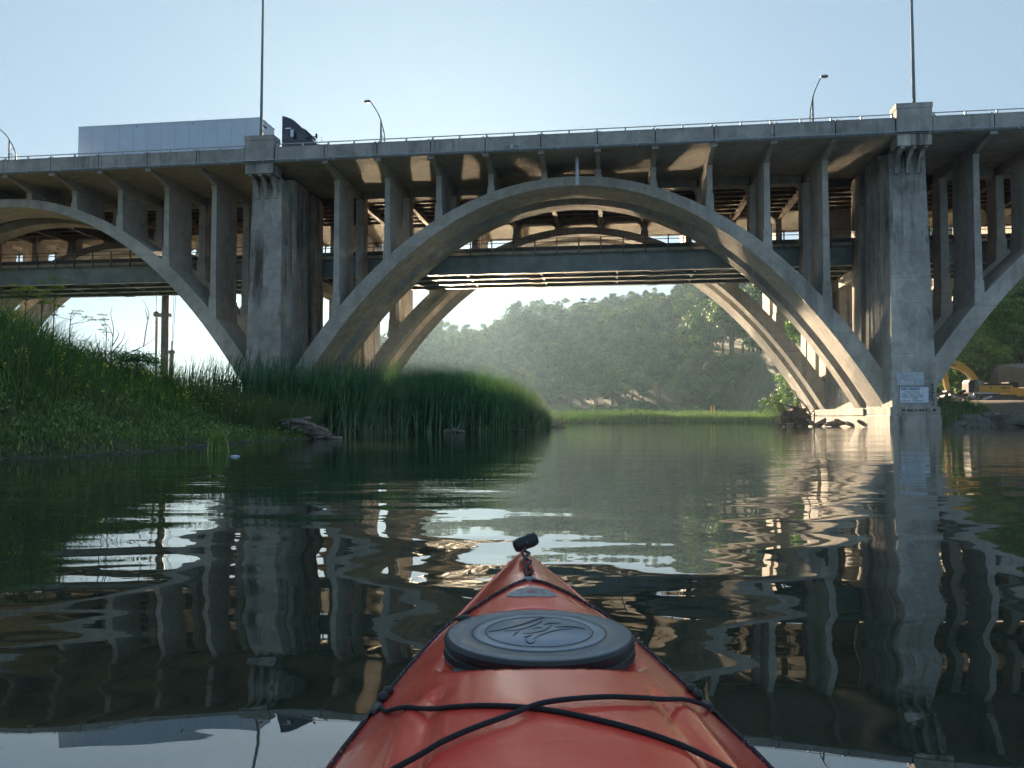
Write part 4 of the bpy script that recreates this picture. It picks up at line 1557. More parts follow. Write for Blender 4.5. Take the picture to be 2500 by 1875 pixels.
# taller single stems that break the outline, some with seed heads
k3 = 2600
sel = rng.choice(n, k3)
P3 = P[sel]
L3 = L[sel] * rng.uniform(1.02, 1.22, k3)
V3, F3 = blades(P3, L3, rng.uniform(0.014, 0.026, k3), np.abs(rng.normal(0.10, 0.10, k3)) + 0.02, rng.normal(-0.1, 0.9, k3), 2.6, 4)
stuff('reed_bed', join([(V, F), (V2, F2), (V3, F3)]), M['reed'], 'dense bed of tall dark green reeds along the left shore')
# bent dry reeds at its foot
n = 260
P = scatter(n, -8, 3, 33, 48, lambda x, y: (dl(x, y) > -0.6) & (dl(x, y) < 0.3))
P[:, 2] = -0.02
V, F = blades(P, rng.uniform(0.4, 1.3, n), rng.uniform(0.015, 0.03, n), rng.uniform(0.3, 0.99, n), rng.uniform(0, 6.28, n), 1.6, 4, 0.4)
stuff('broken_reeds', (V, F), M['grass_dry'], 'broken straw coloured reed stems at the foot of the reed bed')

# bright marsh grass on the low strip across the water
n = 26000
P = scatter(n, 2, 47, 103, 115, lambda x, y: (sdist(x, y, MARSH) > -0.2) & (rng.uniform(0, 1, len(x)) < np.interp(sdist(x, y, MARSH), [0, 2.5, 5], [1, 0.8, 0.5])))
L = rng.uniform(0.6, 1.2, n) * (1 + 0.5 * snoise(P[:, 0] * 0.7, P[:, 1] * 1.4, 12))
V, F = blades(P, np.clip(L, 0.3, 2), rng.uniform(0.04, 0.09, n), rng.uniform(0.1, 0.5, n), rng.uniform(0, 6.28, n), 2.0, 3)
stuff('marsh_grass', (V, F), M['marsh'], 'bright green marsh grass on the low strip across the river')

# grass on the flat behind the reeds and round the left pier
n = 9000
P = scatter(n, -45, -4, 33, 92, lambda x, y: (dl(x, y) > 7))
V, F = blades(P, rng.uniform(0.4, 1.1, n), rng.uniform(0.02, 0.05, n), rng.uniform(0.2, 0.7, n), rng.uniform(0, 6.28, n), 2.0, 3)
stuff('meadow_grass', (V, F), M['grass_low'], 'rough meadow grass on the flat behind the reeds')

# weeds and shrub-like tufts by the right pier and along the right shore
n = 7000
P = scatter(n, 30.2, 48, 53.5, 64, lambda x, y: (sdist(x, y, RIGHT) > 0.05) & (sdist(x, y, RIGHT) < 7) & (snoise(x * 0.9, y * 0.9, 44) + rng.uniform(-0.6, 0.6, len(x)) - 0.10 * (x - 33) > 0.1))
V, F = blades(P, rng.uniform(0.35, 1.2, n) * np.interp(P[:, 0], [30, 36, 48], [1.2, 0.7, 0.5]), rng.uniform(0.03, 0.07, n), rng.uniform(0.2, 0.8, n), rng.uniform(0, 6.28, n), 1.8, 3)
stuff('shore_weeds', (V, F), M['grass_dark'], 'green weeds growing between the rocks beside the right pier')

# ------------------------------------------------------------------ trees
M['leaf_broad'] = leafy('leaf_broad', (0.016, 0.042, 0.018), (0.070, 0.130, 0.044), 0.28, 0.16, (0.20, 0.17, 0.05))
M['leaf_near'] = leafy('leaf_near', (0.035, 0.095, 0.025), (0.15, 0.25, 0.065), 0.35, 0.3)
M['leaf_pine'] = leafy('leaf_pine', (0.016, 0.034, 0.020), (0.040, 0.070, 0.036), 0.2, 0.1)
M['bark'] = plain('bark', (0.075, 0.060, 0.046), 0.9, 0, 0.35, 3.0, 0.2, 0.6, 0.03)


def leaf_quads(C_, Nn, size):
    """quads centred on C_ facing roughly Nn"""
    n = len(C_)
    Nn = Nn / (np.linalg.norm(Nn, axis=1, keepdims=True) + 1e-9)
    r_ = rng.normal(0, 1, (n, 3))
    a = np.cross(Nn, r_)
    a /= (np.linalg.norm(a, axis=1, keepdims=True) + 1e-9)
    b_ = np.cross(Nn, a)
    sa = (size * rng.uniform(0.6, 1.3, n))[:, None]
    sb = (size * rng.uniform(0.45, 0.9, n))[:, None]
    V = np.stack([C_ - a * sa, C_ + b_ * sb * 0.9, C_ + a * sa, C_ - b_ * sb], 1)
    F = np.arange(n * 4).reshape(n, 4)
    return V.reshape(-1, 3).astype(np.float32), F


def crown_mesh(name, rx, rz_, clumps, per, leaf, zc, flat=0.0):
    Cs, Ns = [], []
    for i in range(clumps):
        while True:
            d = rng.normal(0, 1, 3)
            d /= np.linalg.norm(d)
            if d[2] > -0.55:
                break
        k = rng.uniform(0.55, 0.95)
        c = d * np.array([rx, rx, rz_]) * k
        cr = rng.uniform(0.20, 0.36) * rx
        q = rng.normal(0, 1, (per, 3))
        q /= np.linalg.norm(q, axis=1, keepdims=True)
        q[:, 2] = np.where(q[:, 2] < -0.35, -q[:, 2], q[:, 2])
        rad = cr * rng.uniform(0.55, 1.08, per) * (1 + 0.2 * np.sin(q[:, 0] * 5 + i))
        Cs.append(c + q * rad[:, None] * np.array([1, 1, 0.8]))
        Ns.append(q + rng.normal(0, 0.30, (per, 3)) + np.array([0, 0, 0.25]))
    C_ = np.concatenate(Cs) + np.array([0, 0, zc])
    V, F = leaf_quads(C_, np.concatenate(Ns), leaf)
    me = np_mesh(name, V, F)
    tt = np.repeat(rng.normal(0.5, 0.20, clumps), per) + rng.normal(0, 0.06, clumps * per)
    add_tint(me, np.repeat(np.clip(tt, 0, 1), 4))
    return me


def trunk_mesh(name, h, r0, limbs=6, spread=2.0):
    mb = MB()
    mb.tube([(0, 0, -0.5), (0.05, 0.02, h * 0.3), (0.12, -0.05, h * 0.6), (0.1, 0.05, h * 0.85)], [r0, r0 * 0.8, r0 * 0.55, r0 * 0.2], 7)
    for i in range(limbs):
        a = 2 * PI * i / limbs + random.uniform(-0.3, 0.3)
        z0 = h * random.uniform(0.3, 0.65)
        s = spread * random.uniform(0.6, 1.1)
        mb.tube([(0.05, 0, z0), (math.cos(a) * s * 0.5, math.sin(a) * s * 0.5, z0 + s * 0.5), (math.cos(a) * s, math.sin(a) * s, z0 + s * 1.1)], [r0 * 0.4, r0 * 0.25, r0 * 0.08], 5)
    me = mb.mesh(name)
    return me


Vw, Fw = leaf_quads(WEEDS[0], WEEDS[1], 0.034)
TINTS.append(np.repeat(WEEDS[2], 4))
stuff('bank_weeds', (Vw, Fw), M['grass_low'], 'bushy broad-leaved weeds growing in clumps on the left bank')
CROWNS = []
for i in range(6):
    rx = [5.2, 4.4, 6.0, 4.8, 5.6, 4.0][i]
    rz_ = [5.0, 5.6, 5.0, 4.4, 6.0, 5.2][i]
    h = 2.0 + rz_ * 1.25
    me = crown_mesh('crown', rx, rz_, 40, 85, 0.36, h)
    me.materials.append(M['leaf_broad'])
    tm = trunk_mesh('trunk', h + rz_ * 0.4, 0.32, 6, rx * 0.45)
    tm.materials.append(M['bark'])
    CROWNS.append((me, tm))


def pine_meshes(h):
    mb = MB().tube([(0, 0, -0.5), (0.05, 0, h * 0.5), (0, 0.04, h)], [0.34, 0.22, 0.04], 7)
    Cs, Ns = [], []
    z = h * 0.34
    while z < h * 0.985:
        f = (z - h * 0.34) / (h * 0.65)
        Lb = (1 - f) ** 0.75 * h * 0.235 * random.uniform(0.65, 1.15) + 0.35
        nb = random.choice((4, 5, 6))
        a0 = random.uniform(0, 6.28)
        for k in range(nb):
            a = a0 + 2 * PI * k / nb + random.uniform(-0.25, 0.25)
            L_ = Lb * random.uniform(0.55, 1.1)
            tip = np.array([math.cos(a) * L_, math.sin(a) * L_, z + L_ * 0.10])
            mb.tube([(0, 0, z), (tip[0] * 0.5, tip[1] * 0.5, z - L_ * 0.03), tuple(tip)], [0.07, 0.045, 0.015], 4)
            m_ = int(22 + L_ * 16)
            t = rng.uniform(0.25, 1.05, m_)
            q = np.stack([tip[0] * t, tip[1] * t, z + (tip[2] - z) * t ** 2], 1)
            wdt = 0.16 + 0.30 * L_ * 0.35 * (1 - np.abs(t - 0.65))
            q += rng.normal(0, 1, (m_, 3)) * np.stack([wdt, wdt, np.full(m_, 0.09)], 1)
            Cs.append(q)
            Ns.append(np.tile([0, 0, 1.0], (m_, 1)) + rng.normal(0, 0.45, (m_, 3)))
        z += h * random.uniform(0.040, 0.062)
    V, F = leaf_quads(np.concatenate(Cs), np.concatenate(Ns), 0.26)
    me = np_mesh('crown', V, F)
    add_tint(me, np.clip(rng.normal(0.5, 0.15, len(V)), 0, 1))
    me.materials.append(M['leaf_pine'])
    tm = mb.mesh('trunk')
    tm.materials.append(M['bark'])
    return me, tm


def place_tree(kind, me, tm, x, y, s, sz, label, group, z=None):
    zz = float(ground_z(np.array([x]), np.array([y]))[0]) if z is None else z
    r = empty(kind, (x, y, zz), random.uniform(0, 6.28))
    r.scale = (s, s, sz)
    tag(r, label, 'tree', group)
    t = bpy.data.objects.new('trunk', tm)
    COL.objects.link(t)
    t.parent = r
    c_ = bpy.data.objects.new('crown', me)
    COL.objects.link(c_)
    c_.parent = r
    return r


cnt = 0
SH = [(74, 148), (57, 172), (44, 202), (30, 236), (8, 286), (-25, 346), (-70, 402), (-150, 436)]
seg_l = [math.hypot(SH[i + 1][0] - SH[i][0], SH[i + 1][1] - SH[i][1]) for i in range(len(SH) - 1)]
for row in range(10):
    s_ = random.uniform(0, 6)
    while s_ < sum(seg_l):
        q, i = s_, 0
        while q > seg_l[i]:
            q -= seg_l[i]
            i += 1
        t = q / seg_l[i]
        bx0 = SH[i][0] + (SH[i + 1][0] - SH[i][0]) * t
        by0 = SH[i][1] + (SH[i + 1][1] - SH[i][1]) * t
        nxv, nyv = (SH[i + 1][1] - SH[i][1]) / seg_l[i], -(SH[i + 1][0] - SH[i][0]) / seg_l[i]
        dd = 3.0 + row * 8.2 + random.uniform(-2.2, 2.2)
        xx, yy = bx0 + nxv * dd, by0 + nyv * dd
        u_px = 1250 + 1876 * xx / yy
        far_k = float(np.interp(yy, [180, 400], [1.05, 1.55]))
        hidden = u_px < 770 or (2000 < u_px < 2235) or u_px > 2560
        if not hidden:
            me, tm = CROWNS[random.randrange(6)]
            s = random.uniform(0.8, 1.2) * far_k
            if row == 0:
                s *= 0.8
            place_tree('broadleaf_tree', me, tm, xx, yy, s, s * random.uniform(0.92, 1.18), 'leafy broadleaf tree in the hazy woods on the hillside across the river', 'broadleaf trees on the far hillside')
            cnt += 1
        s_ += random.uniform(8.6, 11.4) * far_k ** 0.5
print('broadleaf trees', cnt)
# low bushes along the foot of the wood
BUSH = []
for i in range(2):
    me = crown_mesh('crown', 3.4, 2.3, 30, 70, 0.30, 1.7)
    me.materials.append(M['leaf_broad'])
    tm = trunk_mesh('trunk', 2.4, 0.12, 5, 1.2)
    tm.materials.append(M['bark'])
    BUSH.append((me, tm))
s_ = 0.0
while s_ < sum(seg_l):
    q, i = s_, 0
    while q > seg_l[i]:
        q -= seg_l[i]
        i += 1
    t = q / seg_l[i]
    xx = SH[i][0] + (SH[i + 1][0] - SH[i][0]) * t + random.uniform(0.5, 2.5)
    yy = SH[i][1] + (SH[i + 1][1] - SH[i][1]) * t
    u_px = 1250 + 1876 * xx / yy
    if 800 < u_px < 2010:
        me, tm = BUSH[random.randrange(2)]
        s = random.uniform(0.8, 1.35)
        place_tree('shore_bush', me, tm, xx, yy, s, s, 'low rounded bush at the foot of the wooded hillside', 'bushes along the foot of the wood')
    s_ += random.uniform(3.6, 5.4)
# pines that stand above the wood
PM = [pine_meshes(20.0), pine_meshes(22.0)]
for (px_, yy, s, lb) in ((1300, 338, 1.62, 'tall open-branched pine rising alone above the broadleaf wood, at the open end of its group'), (1372, 330, 1.62, 'second tall pine from the open end of the ridge group'),
                         (1425, 326, 1.55, 'third tall pine from the open end of the ridge group'), (1490, 318, 1.3, 'fourth tall pine from the open end of the ridge group'),
                         (1560, 308, 1.25, 'fifth tall pine from the open end of the ridge group'), (1235, 352, 1.15, 'small young pine at the open end of the ridge'),
                         (1850, 232, 1.25, 'tall dark pine seen above the far arch leg')):
    xx = (px_ - 1250) / 1876 * yy
    me, tm = PM[random.randrange(2)]
    place_tree('pine_tree', me, tm, xx, yy, s, s, lb, 'pines on the far ridge')
# bushy trees on the slope beyond the excavator
NEARC = []
for i in range(3):
    me = crown_mesh('crown', 3.2, 3.0, 34, 80, 0.19, 3.0)
    me.materials.append(M['leaf_near'])
    tm = trunk_mesh('trunk', 4.0, 0.16, 6, 1.6)
    tm.materials.append(M['bark'])
    NEARC.append((me, tm))
for i in range(46):
    px_ = random.uniform(2270, 2540)
    yy = 92.5 + 26 * (i / 46.0) + random.uniform(-1.2, 1.2)
    xx = (px_ - 1250) / 1876 * yy
    if px_ > 2420 and yy < 99:
        continue
    me, tm = NEARC[i % 3]
    s = random.uniform(0.75, 1.15)
    place_tree('bushy_tree', me, tm, xx, yy, s, s * random.uniform(0.9, 1.15), 'bright green bushy tree on the slope behind the excavator', 'bushy trees behind the excavator')
# brush right behind the right pier, seen through the arches
for i in range(14):
    yy = random.uniform(108, 150)
    px_ = random.uniform(1955, 2010) if i % 2 else random.uniform(2235, 2330)
    me, tm = NEARC[i % 3]
    s = random.uniform(0.9, 1.5)
    place_tree('bushy_tree', me, tm, (px_ - 1250) / 1876 * yy, yy, s, s, 'green bush on the far shore glimpsed between the arch legs', 'bushes between the arch legs')
# ------------------------------------------------------------------ writing on the right pier
M['paint_white'] = plain('painted_white', (0.50, 0.58, 0.66), 0.7, 0, 0.16, 5.0, 0.3)
M['paint_white2'] = plain('painted_white_old', (0.36, 0.42, 0.48), 0.75, 0, 0.22, 4.0, 0.3)
M['paint_black'] = plain('painted_black', (0.02, 0.022, 0.028), 0.7, 0, 0.2, 8.0, 0.3)
M['paint_blue'] = plain('painted_blue', (0.05, 0.075, 0.17), 0.7, 0, 0.25, 6.0, 0.3)
M['paint_faint'] = plain('painted_faint', (0.17, 0.22, 0.29), 0.7, 0, 0.3, 6.0, 0.3)
PR = PIER_OBJS[2]


def text_mesh(name, txt, size, mat, parent, loc, rz=0.0, tilt=0.0, width=None, bold=0.0):
    cu = bpy.data.curves.new(name, 'FONT')
    cu.body = txt
    cu.size = size
    cu.extrude = 0.004
    cu.offset = bold
    cu.resolution_u = 2
    tmp = bpy.data.objects.new(name, cu)
    COL.objects.link(tmp)
    bpy.context.view_layer.update()
    dg = bpy.context.evaluated_depsgraph_get()
    me = bpy.data.meshes.new_from_object(tmp.evaluated_get(dg))
    bpy.data.objects.remove(tmp)
    bpy.data.curves.remove(cu)
    co = np.zeros(len(me.vertices) * 3)
    me.vertices.foreach_get('co', co)
    co = co.reshape(-1, 3)
    if width and len(co):
        w0 = co[:, 0].max() - co[:, 0].min()
        co[:, 0] = (co[:, 0] - co[:, 0].min()) * width / w0
    me.vertices.foreach_set('co', co.ravel())
    me.materials.clear()
    o = link_mesh(name, me, mat, parent)
    o.location = loc
    o.rotation_euler = (PI / 2, tilt, rz)
    return o


uo = -PIERS[2]
fv = 1.02 - 0.006


def slab_poly(name, pts, v0, v1, mat):
    return MB().prism([(u + uo, w) for u, w in pts], 'y', v0, v1).build(name, mat, PR)


slab_poly('painted_panel', [(27.52, 3.07), (29.30, 3.08), (29.36, 3.96), (28.6, 3.985), (27.49, 3.98)], fv, 1.03, M['paint_white2'])
slab_poly('painted_border', [(27.62, 1.755), (29.66, 1.75), (29.70, 2.98), (28.9, 3.0), (27.64, 2.985)], fv, 1.03, M['paint_blue'])
slab_poly('painted_panel', [(27.67, 1.81), (29.60, 1.80), (29.63, 2.92), (28.7, 2.94), (27.70, 2.93)], fv - 0.006, 1.03, M['paint_white'])
tv = fv - 0.008
text_mesh('lettering', 'DRE HENLEY', 0.26, M['paint_blue'], PR, (27.77 + uo, tv, 2.70), width=1.33, bold=0.010)
for i, (t, x, wd) in enumerate((('YOU TOLK', 28.0, 1.05), ('ME TO THE', 27.85, 1.2), ('EXIT FORWARD', 27.87, 1.42), ('DEEP COMFORT', 27.85, 1.40), ('BOW', 28.55, 0.36), ('KIND CRIME', 27.80, 1.45))):
    text_mesh('lettering', t, 0.16, M['paint_faint'], PR, (x + uo, tv, 2.52 - i * 0.128), width=wd, bold=0.004)
text_mesh('lettering', 'A', 0.18, M['paint_faint'], PR, (27.87 + uo, fv - 0.004, 3.46), width=0.2)
text_mesh('lettering', 'SK149C', 0.27, M['paint_black'], PR, (28.06 + uo, 0.90 - 0.004, 1.17), width=1.58, bold=0.014)
for (a, bq) in ((27.76, 27.98), (29.82, 30.02)):
    slab_poly('paint_blot', [(a, 1.18), (bq, 1.20), (bq + 0.02, 1.36), (a + 0.02, 1.37)], 0.895, 0.91, M['paint_black'])
# the ledge starts at 1.424; the tag is painted on its face
for i, ch in enumerate('ROWING'):
    text_mesh('lettering', ch, 0.30, M['paint_black'], PR, (29.80 + uo, fv - 0.004, 2.93 - i * 0.262), tilt=0.0, width=0.20 if ch != 'I' else 0.07, bold=0.012)
# chalky marks on the inner wall under the arches
for k, (v, w, t) in enumerate(((12.0, 2.5, 'Y17'), (14.0, 2.9, 'JOE'), (14.1, 2.5, 'MILL'))):
    o = text_mesh('lettering', t, 0.5, M['paint_white2'], PR, (-1.155 - 0.0, v + 1.3, w), rz=-PI / 2, width=1.2, bold=0.006)

# ------------------------------------------------------------------ rocks, slabs and driftwood
M['rock'] = concrete('shore_rock', (0.075, 0.078, 0.08), (0.165, 0.165, 0.16), 0.4, seed=77.0)
M['wood_grey'] = plain('weathered_wood', (0.20, 0.17, 0.15), 0.85, 0, 0.4, 5.0, 0.2, 0.7, 0.02)
M['wood_dark'] = plain('wet_wood', (0.085, 0.065, 0.055), 0.8, 0, 0.4, 6.0, 0.3, 0.7, 0.02)


def rock_mesh(sx, sy, sz, seed, jag=0.25):
    r = np.random.default_rng(seed)
    n, m_ = 4, 7
    vs = []
    for i in range(n + 1):
        th = PI * i / n
        for k in range(m_):
            ph = 2 * PI * k / m_
            d = np.array([math.sin(th) * math.cos(ph), math.sin(th) * math.sin(ph), math.cos(th)])
            q = np.sign(d) * np.abs(d) ** 0.6
            f = 1 + jag * (r.uniform(-1, 1) if 0 < i < n else 0)
            vs.append((q[0] * sx * f, q[1] * sy * f, q[2] * sz * f))
    fs = []
    for i in range(n):
        for k in range(m_):
            k2 = (k + 1) % m_
            fs.append((i * m_ + k, (i + 1) * m_ + k, (i + 1) * m_ + k2, i * m_ + k2))
    return MB().add(vs, fs)


ROCKS = [(30.9, 53.6, 0.55, 0.7, 0.35, 0.12, 'flat tilted concrete slab leaning on the pier plinth'), (31.5, 53.5, 0.35, 0.3, 0.28, 0.1, 'small pale wedge of broken concrete in front of the pier'),
         (33.0, 55.4, 0.75, 0.6, 0.5, 0.5, 'big grey boulder topmost of the heap beside the pier'), (34.0, 55.9, 0.8, 0.5, 0.45, 0.35, 'wide grey boulder beside the topmost one'),
         (33.2, 54.6, 0.9, 0.45, 0.22, 0.15, 'long thin stone slab lying at the water line'), (34.6, 56.0, 0.9, 0.5, 0.25, 0.15, 'pointed flat rock reaching into the water'),
         (36.6, 57.2, 1.3, 0.6, 0.25, 0.28, 'long low concrete slab on the shore under the fabric wall'), (38.9, 58.4, 1.5, 0.5, 0.24, 0.25, 'second long low slab along the shore'),
         (32.0, 53.9, 0.28, 0.28, 0.2, 0.08, 'round stone at the corner of the plinth'), (35.6, 57.6, 0.7, 0.5, 0.4, 0.75, 'grey block higher up the shore among the weeds'), (37.6, 58.6, 0.6, 0.5, 0.35, 0.7, 'square block below the fabric wall')]
for i, (x, y, a, bq, c_, z, lb) in enumerate(ROCKS):
    o = rock_mesh(a, bq, c_, 200 + i).build('shore_rock', M['rock'])
    o.location = (x, y, z)
    o.rotation_euler = (random.uniform(-0.3, 0.3), random.uniform(-0.3, 0.3), random.uniform(0, 3))
    tag(o, lb, 'rock', 'rocks and slabs beside the right pier')
# slabs of rubble along the plinth under the arches
RUB = [(27.6, 60.5), (27.1, 61.6), (26.7, 62.6), (26.3, 63.4), (25.7, 64.0), (25.2, 64.8), (24.3, 65.2), (23.5, 65.0), (22.6, 65.2), (26.9, 63.9), (26.2, 65.3)]
RL = ['dark blunt chunk of timber at the sunny end of the debris', 'upright wedge of wood beside the blunt chunk', 'tilted triangular board against the sunlit plinth', 'pale split plank lying flat in the debris',
      'leaning board in the middle of the debris', 'dark board under the leaning one', 'thin pale plank at the root ball', 'rough board below the root ball', 'last flat board floating at the open end of the debris', 'broad board resting against the plinth', 'short stub of board behind the others']
for i, (x, y) in enumerate(RUB):
    o = rock_mesh(random.uniform(0.4, 0.75), random.uniform(0.2, 0.35), random.uniform(0.08, 0.22), 300 + i, 0.3).build('driftwood_board', M['wood_grey'])
    o.location = (x, y, random.uniform(0.08, 0.3))
    o.rotation_euler = (random.uniform(-0.5, 0.5), random.uniform(-0.7, 0.7), random.uniform(0, 3))
    tag(o, RL[i], 'driftwood', 'debris along the plinth')

# uprooted root ball with bare branches
RBX, RBY = 24.2, 66.0
rb = empty('root_ball', (RBX, RBY, 0))
tag(rb, 'tangled brown root ball of an uprooted tree at the foot of the far arch', 'driftwood')
core = rock_mesh(1.15, 0.9, 0.85, 5, 0.3).build('root_core', M['wood_dark'], rb)
core.location = (0, 0, 0.75)
mb = MB()
for i in range(150):
    d = Vector((random.gauss(0, 1), random.gauss(0, 1), random.gauss(0.1, 0.8))).normalized()
    p0 = Vector((0, 0, 0.85)) + Vector((d.x * 0.8, d.y * 0.6, d.z * 0.6))
    w1 = Vector((random.gauss(0, .3), random.gauss(0, .3), random.gauss(0, .3)))
    L_ = random.uniform(0.4, 1.0)
    p1 = p0 + d * L_ * 0.5 + w1
    p2 = p1 + (d + w1).normalized() * L_ * 0.5 + Vector((random.gauss(0, .2), random.gauss(0, .2), random.gauss(0, .2)))
    mb.tube([p0, p1, p2], [0.04, 0.028, 0.010], 5)
fr = mb.build('fine_roots', M['wood_dark'], rb)
fr['kind'] = 'stuff'
for pts in ([(1.3, -0.3, 0.3), (1.25, -0.2, 1.2), (0.9, 0, 1.9), (0.3, 0, 2.5), (0.1, 0, 3.0), (-0.6, 0, 3.35), (-1.1, 0, 3.8)], [(1.0, -0.3, 0.4), (0.7, -0.2, 1.2), (0.5, 0, 2.0), (0.25, 0, 2.4)], [(0.4, -0.4, 1.5), (-0.6, -0.5, 1.75), (-1.5, -0.5, 1.95), (-2.1, -0.5, 2.1)],
            [(0.9, -0.6, 0.1), (1.2, -0.5, 1.0), (1.9, -0.2, 1.6)], [(-0.6, -0.9, 0.1), (0.2, -0.8, 0.5), (0.9, -0.9, 1.0)], [(1.8, -0.9, 0.05), (0.5, -1.0, 0.2), (-1.4, -0.9, 0.12), (-2.6, -0.8, 0.06)], [(1.7, 0.2, 0.0), (1.8, 0.1, 0.9), (1.75, 0.1, 1.5)]):
    k = len(pts)
    MB().tube(spline(pts, 18), [0.085 - 0.06 * j / max(1, len(spline(pts, 18)) - 1) for j in range(len(spline(pts, 18)))], 7).build('branch', M['wood_dark'], rb, True)
# green sapling beside it
sp_ = empty('sapling', (22.6, 66.6, 0.0))
tag(sp_, 'small bright green sapling growing beside the root ball', 'plant')
MB().tube([(0.3, 0, 0.0), (0.1, 0, 1.0), (0.3, 0, 2.2), (0.2, 0, 2.7)], [0.04, 0.03, 0.02, 0.01], 5).build('stem', M['bark'], sp_)
cc = np.concatenate([rng.normal(0, 1, (140, 3)) * np.array([0.42, 0.3, 0.22]) + np.array(c0) for c0 in ((0.1, 0, 2.3), (-0.5, 0, 2.0), (0.5, 0, 1.7), (0.0, 0, 1.5), (0.5, 0.1, 2.6))])
Vq, Fq = leaf_quads(cc, rng.normal(0, 0.6, cc.shape) + np.array([0, 0, 1.0]), 0.09)
_me = np_mesh('leaves', Vq, Fq)
add_tint(_me, np.repeat(rng.uniform(0.3, 0.9, len(Fq)), 4))
link_mesh('leaves', _me, M['marsh'], sp_)

# big weathered log at the end of the left bank
lg = empty('driftwood_log', (-7.15, 27.35, 0.0), R(-8))
tag(lg, 'big weathered grey log with split bark at the end of the grassy bank', 'log')
vs, fs = [], []
nl, mk_ = 26, 18
r_ = np.random.default_rng(9)
for i in range(nl):
    t = i / (nl - 1)
    x = -1.05 + 2.0 * t
    rad = 0.30 * math.sin(PI * min(1, 0.12 + t * 0.9)) ** 0.5 + 0.02
    zc = 0.42 - 0.34 * t ** 1.6 + 0.10 * math.sin(t * 5)
    for k in range(mk_):
        a = 2 * PI * k / mk_
        f = 1 + 0.16 * math.sin(3 * a + 4 * t) + 0.10 * math.sin(7 * a + 9 * t + 1) + r_.uniform(-0.05, 0.05)
        vs.append((x, 0.8 * rad * f * math.cos(a), zc + 0.75 * rad * f * math.sin(a)))
for i in range(nl - 1):
    for k in range(mk_):
        k2 = (k + 1) % mk_
        fs.append((i * mk_ + k, i * mk_ + k2, (i + 1) * mk_ + k2, (i + 1) * mk_ + k))
fs += [tuple(range(mk_)), tuple(range((nl - 1) * mk_, nl * mk_))[::-1]]
lo2 = MB().add(vs, fs).build('trunk', M['wood_grey'], lg)
smooth_angle(lo2, 50)
for (a, bq, c_, r0) in (((-0.6, -0.25, 0.62), (0.1, -0.30, 0.52), (0.75, -0.22, 0.25), 0.05), ((-1.2, 0.0, 0.62), (-0.7, -0.1, 0.66), (0.0, 0.0, 0.74), 0.06), ((0.2, -0.2, 0.05), (0.6, -0.3, 0.06), (1.25, -0.2, 0.03), 0.05)):
    MB().tube(spline([a, bq, c_], 12), r0, 7).build('split_branch', M['wood_grey'], lg, True)
for i in range(16):
    t = random.uniform(-0.95, 0.9)
    zc = 0.42 - 0.34 * max(0, (t + 1.05) / 2.0) ** 1.6
    a = Vector((t, random.uniform(-0.38, 0.1), max(0.03, zc + random.uniform(-0.28, 0.18))))
    d = Vector((random.uniform(-0.5, 0.6), random.uniform(-0.2, 0.1), random.uniform(-0.14, 0.16)))
    MB().tube([a - d, a + Vector((0, -0.05, 0.03)), a + d], [0.012, random.uniform(0.02, 0.045), 0.008], 5).build('splinter', M['wood_dark'] if i % 3 else M['wood_grey'], lg)
# logs by the reeds
for (x, y, L_, rz, lb) in ((-0.15, 41.2, 1.5, 0.05, 'thin dead log lying in the water before the reeds'), (3.5, 58.5, 1.1, 0.1, 'pale sunlit stump at the tip of the reed bed'), (-2.8, 37.4, 1.1, 0.2, 'dark half sunk stick by the reeds')):
    g_ = empty('driftwood_log', (x, y, 0.0), rz)
    tag(g_, lb, 'log', 'logs along the reed bed')
    MB().tube(spline([(-L_ / 2, 0, 0.06), (0, 0.05, 0.14), (L_ / 2, 0, 0.04)], 10), [0.11, 0.12, 0.13, 0.12, 0.11, 0.10, 0.09, 0.08, 0.07, 0.06, 0.05][:len(spline([(-L_ / 2, 0, 0.06), (0, 0.05, 0.14), (L_ / 2, 0, 0.04)], 10))], 8).build('trunk', M['wood_grey'], g_, True)
    MB().tube([(0.1, 0, 0.1), (0.25, 0, 0.4), (0.45, 0, 0.62)], [0.05, 0.035, 0.015], 6).build('branch', M['wood_grey'], g_)
    MB().tube([(-0.05, 0, 0.1), (-0.12, 0, 0.35), (-0.08, 0, 0.55)], [0.045, 0.03, 0.012], 6).build('branch', M['wood_grey'], g_)
for (x, h) in ((3.75, 1.05), (3.45, 0.75)):
    o = MB().tube([(x, 58.0, -0.2), (x + 0.03, 58.0, h * 0.6), (x + 0.10, 58.0, h)], [0.03, 0.025, 0.01], 5).build('bare_stick', M['wood_dark'])
    tag(o, 'thin bare stick poking out of the water at the reed tip', 'stick', 'sticks at the reed tip')
# water plant and scrap
wp = empty('water_plant', (-6.5, 17.0, 0))
tag(wp, 'small leafy green tuft standing in the water off the bank', 'plant')
P = np.stack([rng.normal(0, 0.09, 160), rng.normal(0, 0.07, 160), np.full(160, -0.02)], 1)
V, F = blades(P, rng.uniform(0.25, 0.62, 160), rng.uniform(0.012, 0.03, 160), rng.uniform(0.1, 0.5, 160), rng.uniform(0, 6.28, 160), 1.8, 4)
_me = np_mesh('leaves', V, F)
add_tint(_me, TINTS.pop())
TINTS.clear()
link_mesh('leaves', _me, M['grass_low'], wp)
o = MB().lathe([(0.02, -0.01), (0.06, 0.0), (0.08, 0.012), (0.045, 0.028), (0.01, 0.032)], 10, (0, 0, 0), (1.3, 0.5)).build('floating_scrap', M['trailer'], None, True)
o.location = (-5.3, 14.75, 0)
tag(o, 'small white scrap floating on the water off the grassy bank', 'litter')

